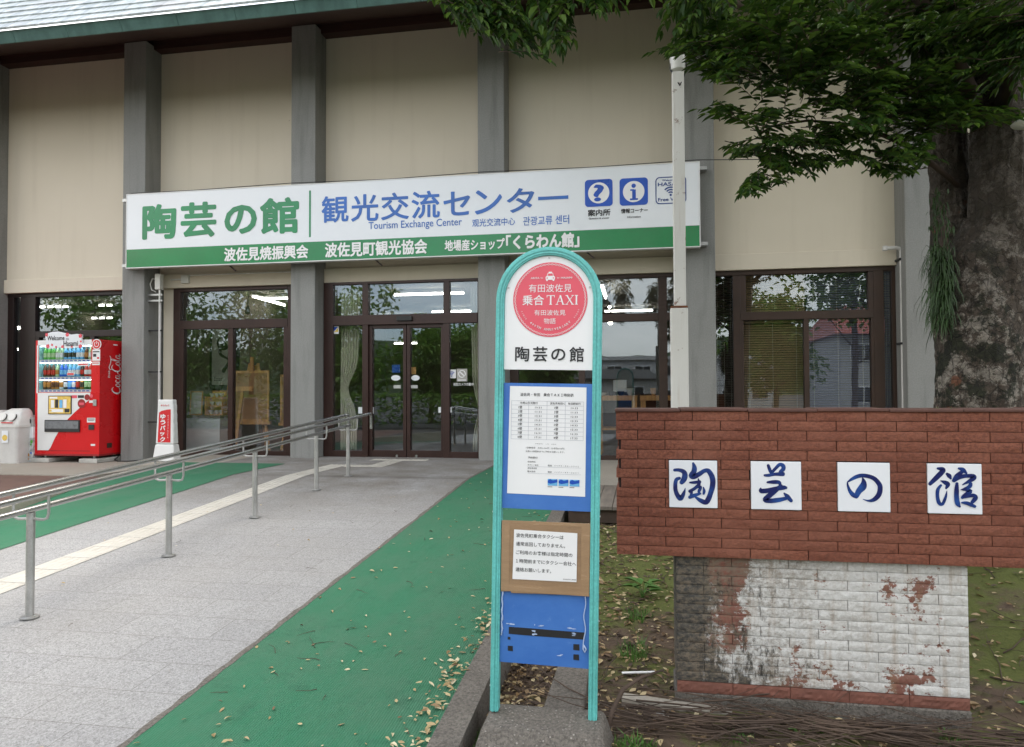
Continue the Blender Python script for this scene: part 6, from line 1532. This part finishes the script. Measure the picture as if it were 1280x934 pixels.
tuft('grass_tuft', 8.62, -7.86, 220, .09, .10, 'low grass patch at the right side of the concrete foot')
tuft('grass_tuft', 8.61, -6.75, 120, .12, .10, 'grass tuft on the soil between stop sign and peeling base, nearer')
tuft('grass_tuft', 8.64, -6.25, 90, .12, .09, 'grass tuft on the moss farther back, left of the peeling base')
tuft('grass_tuft', 9.06, -7.64, 70, .07, .07, 'small grass tuft among the vine stems, left part of the base')
tuft('grass_tuft', 9.93, -7.58, 150, .09, .10, 'grass tuft at the right corner of the peeling white base')
tuft('grass_tuft', 8.70, -4.9, 160, .12, .14, 'grass patch under the brick wall end, near the deck')
def weed(x, y, n, s_, label, zoff=0):
    z0 = terrain(x, y)+zoff; o = thing('weed', (x, y, z0), label, 'weed'); g = MB(); st = MB()
    for k in range(n):
        a = k*2.4; p = Vector((math.cos(a)*s_*.2, math.sin(a)*s_*.2, s_*(.3+.5*k/n))); d = Vector((math.cos(a), math.sin(a), .25)); leaf(g, p, d, Vector((0, 0, 1)), s_*.8, s_*.38); st.tube([(0, 0, -.01), p], [.0018, .001], 4)
    g.build('leaves', M['grass'], o, fix=False); st.build('stem', M['grass'], o)
weed(8.66, -5.9, 11, .14, 'broad leaved weed on the moss between stop sign and peeling base')
weed(9.40, -7.56, 6, .06, 'small bright weed before the middle of the peeling base')
weed(9.30, -7.62, 5, .05, 'tiny weed among vine stems left of the middle weed')
weed(10.30, -7.45, 6, .07, 'small weed on bare soil right of the peeling base')
weed(10.38, -7.2, 6, .07, 'yellowish weed at the right photo edge under the brick wall')
for k, (x, y) in enumerate(((8.96, -7.32), (9.45, -7.33), (9.98, -7.30), (10.02, -7.34), (9.70, -7.31))):
    tuft('moss_sprout', x, y, 16, .03, .02, ('first', 'second', 'fifth', 'fourth', 'third')[k]+' tiny sprout from the left on the brick wall coping', cat='sprout').location.z = zt_+.012
random.seed(29)
for k, (x, y, s_) in enumerate(((10.22, -7.62, .05), (10.36, -7.5, .035), (10.30, -7.72, .03), (8.74, -7.52, .03))):
    bm = bmesh.new(); bmesh.ops.create_icosphere(bm, subdivisions=2, radius=s_)
    for v in bm.verts: v.co *= 1+.25*noise.noise(v.co*22+Vector((k*5, 0, 0))); v.co.z *= .6
    me = bpy.data.meshes.new('stone'); bm.to_mesh(me); bm.free(); me.materials.append(M['stone']); o = bpy.data.objects.new('stone', me); COL.objects.link(o); o.location = (x, y, terrain(x, y)+s_*.2)
    tag(o, ('largest grey stone in the soil right of the peeling base', 'rounded stone behind the largest stone at right', 'small stone in front of the largest stone at right', 'small stone at the left corner of the peeling base')[k], 'stone')

# ================================================================== ACROSS THE CAR PARK (seen reflected in the glass)
def far_tree(x, y, h, r, n, label, seed, low=.30):
    random.seed(seed); o = thing('garden_tree', (x, y, -.62), label, 'tree', 'trees across the car park')
    g = MB(); g.tube([(0, 0, 0), (.1, 0, h*.3), (0, .1, h*.6), (0, 0, h*.92)], [.16, .13, .08, .02], 8)
    for k in range(7): a = k*2.4; z = h*(.25+.08*k); g.tube([(0, 0, z), (math.cos(a)*r*.6, math.sin(a)*r*.6, z+r*.4)], [.05, .015], 6)
    g.build('trunk', M['branch'], o)
    g = MB(); cl = [(Vector((random.gauss(0, r*.42), random.gauss(0, r*.42), h*random.uniform(low, .92))), r*random.uniform(.28, .5)) for k in range(26)]
    for k in range(n):
        c, q = random.choice(cl); d = Vector((random.gauss(0, 1), random.gauss(0, 1), random.gauss(0, .8))).normalized(); p = c+d*q*random.uniform(.55, 1.05)
        leaf(g, p, Vector((random.uniform(-1, 1), random.uniform(-1, 1), random.uniform(-.9, .2))), Vector((random.uniform(-.5, .5), random.uniform(-.5, .5), 1)), random.uniform(.22, .36), random.uniform(.13, .2))
    g.build('crown', M['leaf2'], o, fix=False)
for i, (x, y, h, r, lb_) in enumerate(((-12, -24, 9.5, 3.4, 'tallest broad tree across the car park, mirrored in the easel window'), (-6.5, -23, 7.6, 2.8, 'broad tree across the car park mirrored in the left entrance panes'), (-2.2, -25, 5.4, 2.2, 'lower round tree mirrored beside the entrance curtain'),
    (.8, -23.5, 5.0, 1.9, 'round tree mirrored in the middle of the entrance'), (3.6, -27, 4.3, 1.8, 'small tree mirrored in the right door leaf'), (-17, -22, 8.5, 3.2, 'dense tree mirrored above the vending machine'), (-22, -25, 9, 3.4, 'far left tree mirrored over the recycling bins'), (15.5, -27, 7.0, 2.4, 'tree mirrored in the blind windows behind the brick wall'), (18.2, -23, 11, 3.6, 'high crowned tree mirrored in the upper pane over the blinds'), (22.8, -24, 11, 3.4, 'high crowned tree mirrored at the right end of the blind window'))):
    far_tree(x, y, h, r, 5200, lb_, 40+i, .48 if i > 7 else .30)
def hedge(x0, x1, y, h, label):
    random.seed(61); o = thing('hedge', ((x0+x1)/2, y, -.62), label, 'hedge'); g = MB()
    for k in range(4200):
        p = Vector((random.uniform(x0, x1)-(x0+x1)/2, random.gauss(0, .35), h*random.random()**.7+.1))
        leaf(g, p, Vector((random.uniform(-1, 1), random.uniform(-1, 1), random.uniform(-.6, .4))), Vector((0, 0, 1)), random.uniform(.16, .28), random.uniform(.09, .15))
    g.build('foliage', M['leaf2'], o, fix=False)
hedge(-16, 5.5, -19.5, 1.5, 'long clipped hedge across the car park, mirrored low in the entrance doors')
def house(name, x, y, w_, d, h, wall, roof, label, fl=2, pitch=0):
    o = thing(name, (x, y, -.62), label, 'building'); g = MB(); g.box(-w_/2, w_/2, -d, 0, 0, h); g.build('wall', M[wall], o)
    g = MB()
    if pitch: g.add([(-w_/2-.4, .5, h), (w_/2+.4, .5, h), (w_/2+.4, -d-.5, h), (-w_/2-.4, -d-.5, h), (-w_/2+.6, -d/2, h+pitch), (w_/2-.6, -d/2, h+pitch)], [(0, 1, 5, 4), (2, 3, 4, 5), (1, 2, 5), (3, 0, 4), (0, 3, 2, 1)])
    else: g.box(-w_/2-.3, w_/2+.3, -d-.3, .35, h, h+.35)
    g.build('roof', M[roof], o); n = max(2, int(w_/2.6))
    for f in range(fl):
        for k in range(n):
            cx_ = -w_/2+w_*(k+.5)/n; z = f*h/fl+h/fl*.35; g = MB(); g.box(cx_-.75, cx_+.75, .0, .05, z, z+h/fl*.42); p_ = g.build('window', M['white'], o)
            g = MB(); g.box(cx_-.68, cx_-.03, .052, .06, z+.06, z+h/fl*.42-.06); g.box(cx_+.03, cx_+.68, .052, .06, z+.06, z+h/fl*.42-.06); g.build('pane', M['darkglass'], p_)
house('white_annex', 13, -58, 16, 8, 4.6, 'housewhite', 'housewhite', 'white two storey annex mirrored in the craft window')
house('red_roofed_house', 27, -34, 13, 9, 5.0, 'housewhite', 'roofred', 'white house with red roof mirrored in the blind window', 2, 2.2)
house('grey_shed', 6.5, -44, 7, 5, 2.6, 'stone', 'asphalt', 'low grey shed before the white annex in the mirror image', 1, .8)
g = MB(); random.seed(77); n = 90
vs = []
for j in range(7):
    for i in range(n+1):
        x = -260+560*i/n; pr = (9+11*math.exp(-((x-70)/55)**2)+8*math.exp(-((x+110)/70)**2)+7*noise.noise((x*.018, 0, 2)))
        t = j/6; vs.append((x, -215-46*t, -1+pr*math.sin(t*math.pi/2)*1.25+1.6*noise.noise((x*.16, j*.9, 1))*t))
g.add(vs, [(j*(n+1)+i, j*(n+1)+i+1, (j+1)*(n+1)+i+1, (j+1)*(n+1)+i) for j in range(6) for i in range(n)])
struct(g, 'wooded_hill', pm('wooded_slope', (.035, .06, .02), .9, 0, .5, .35, bmp=.8, bscale=.6, dist=1.5), smooth=True)
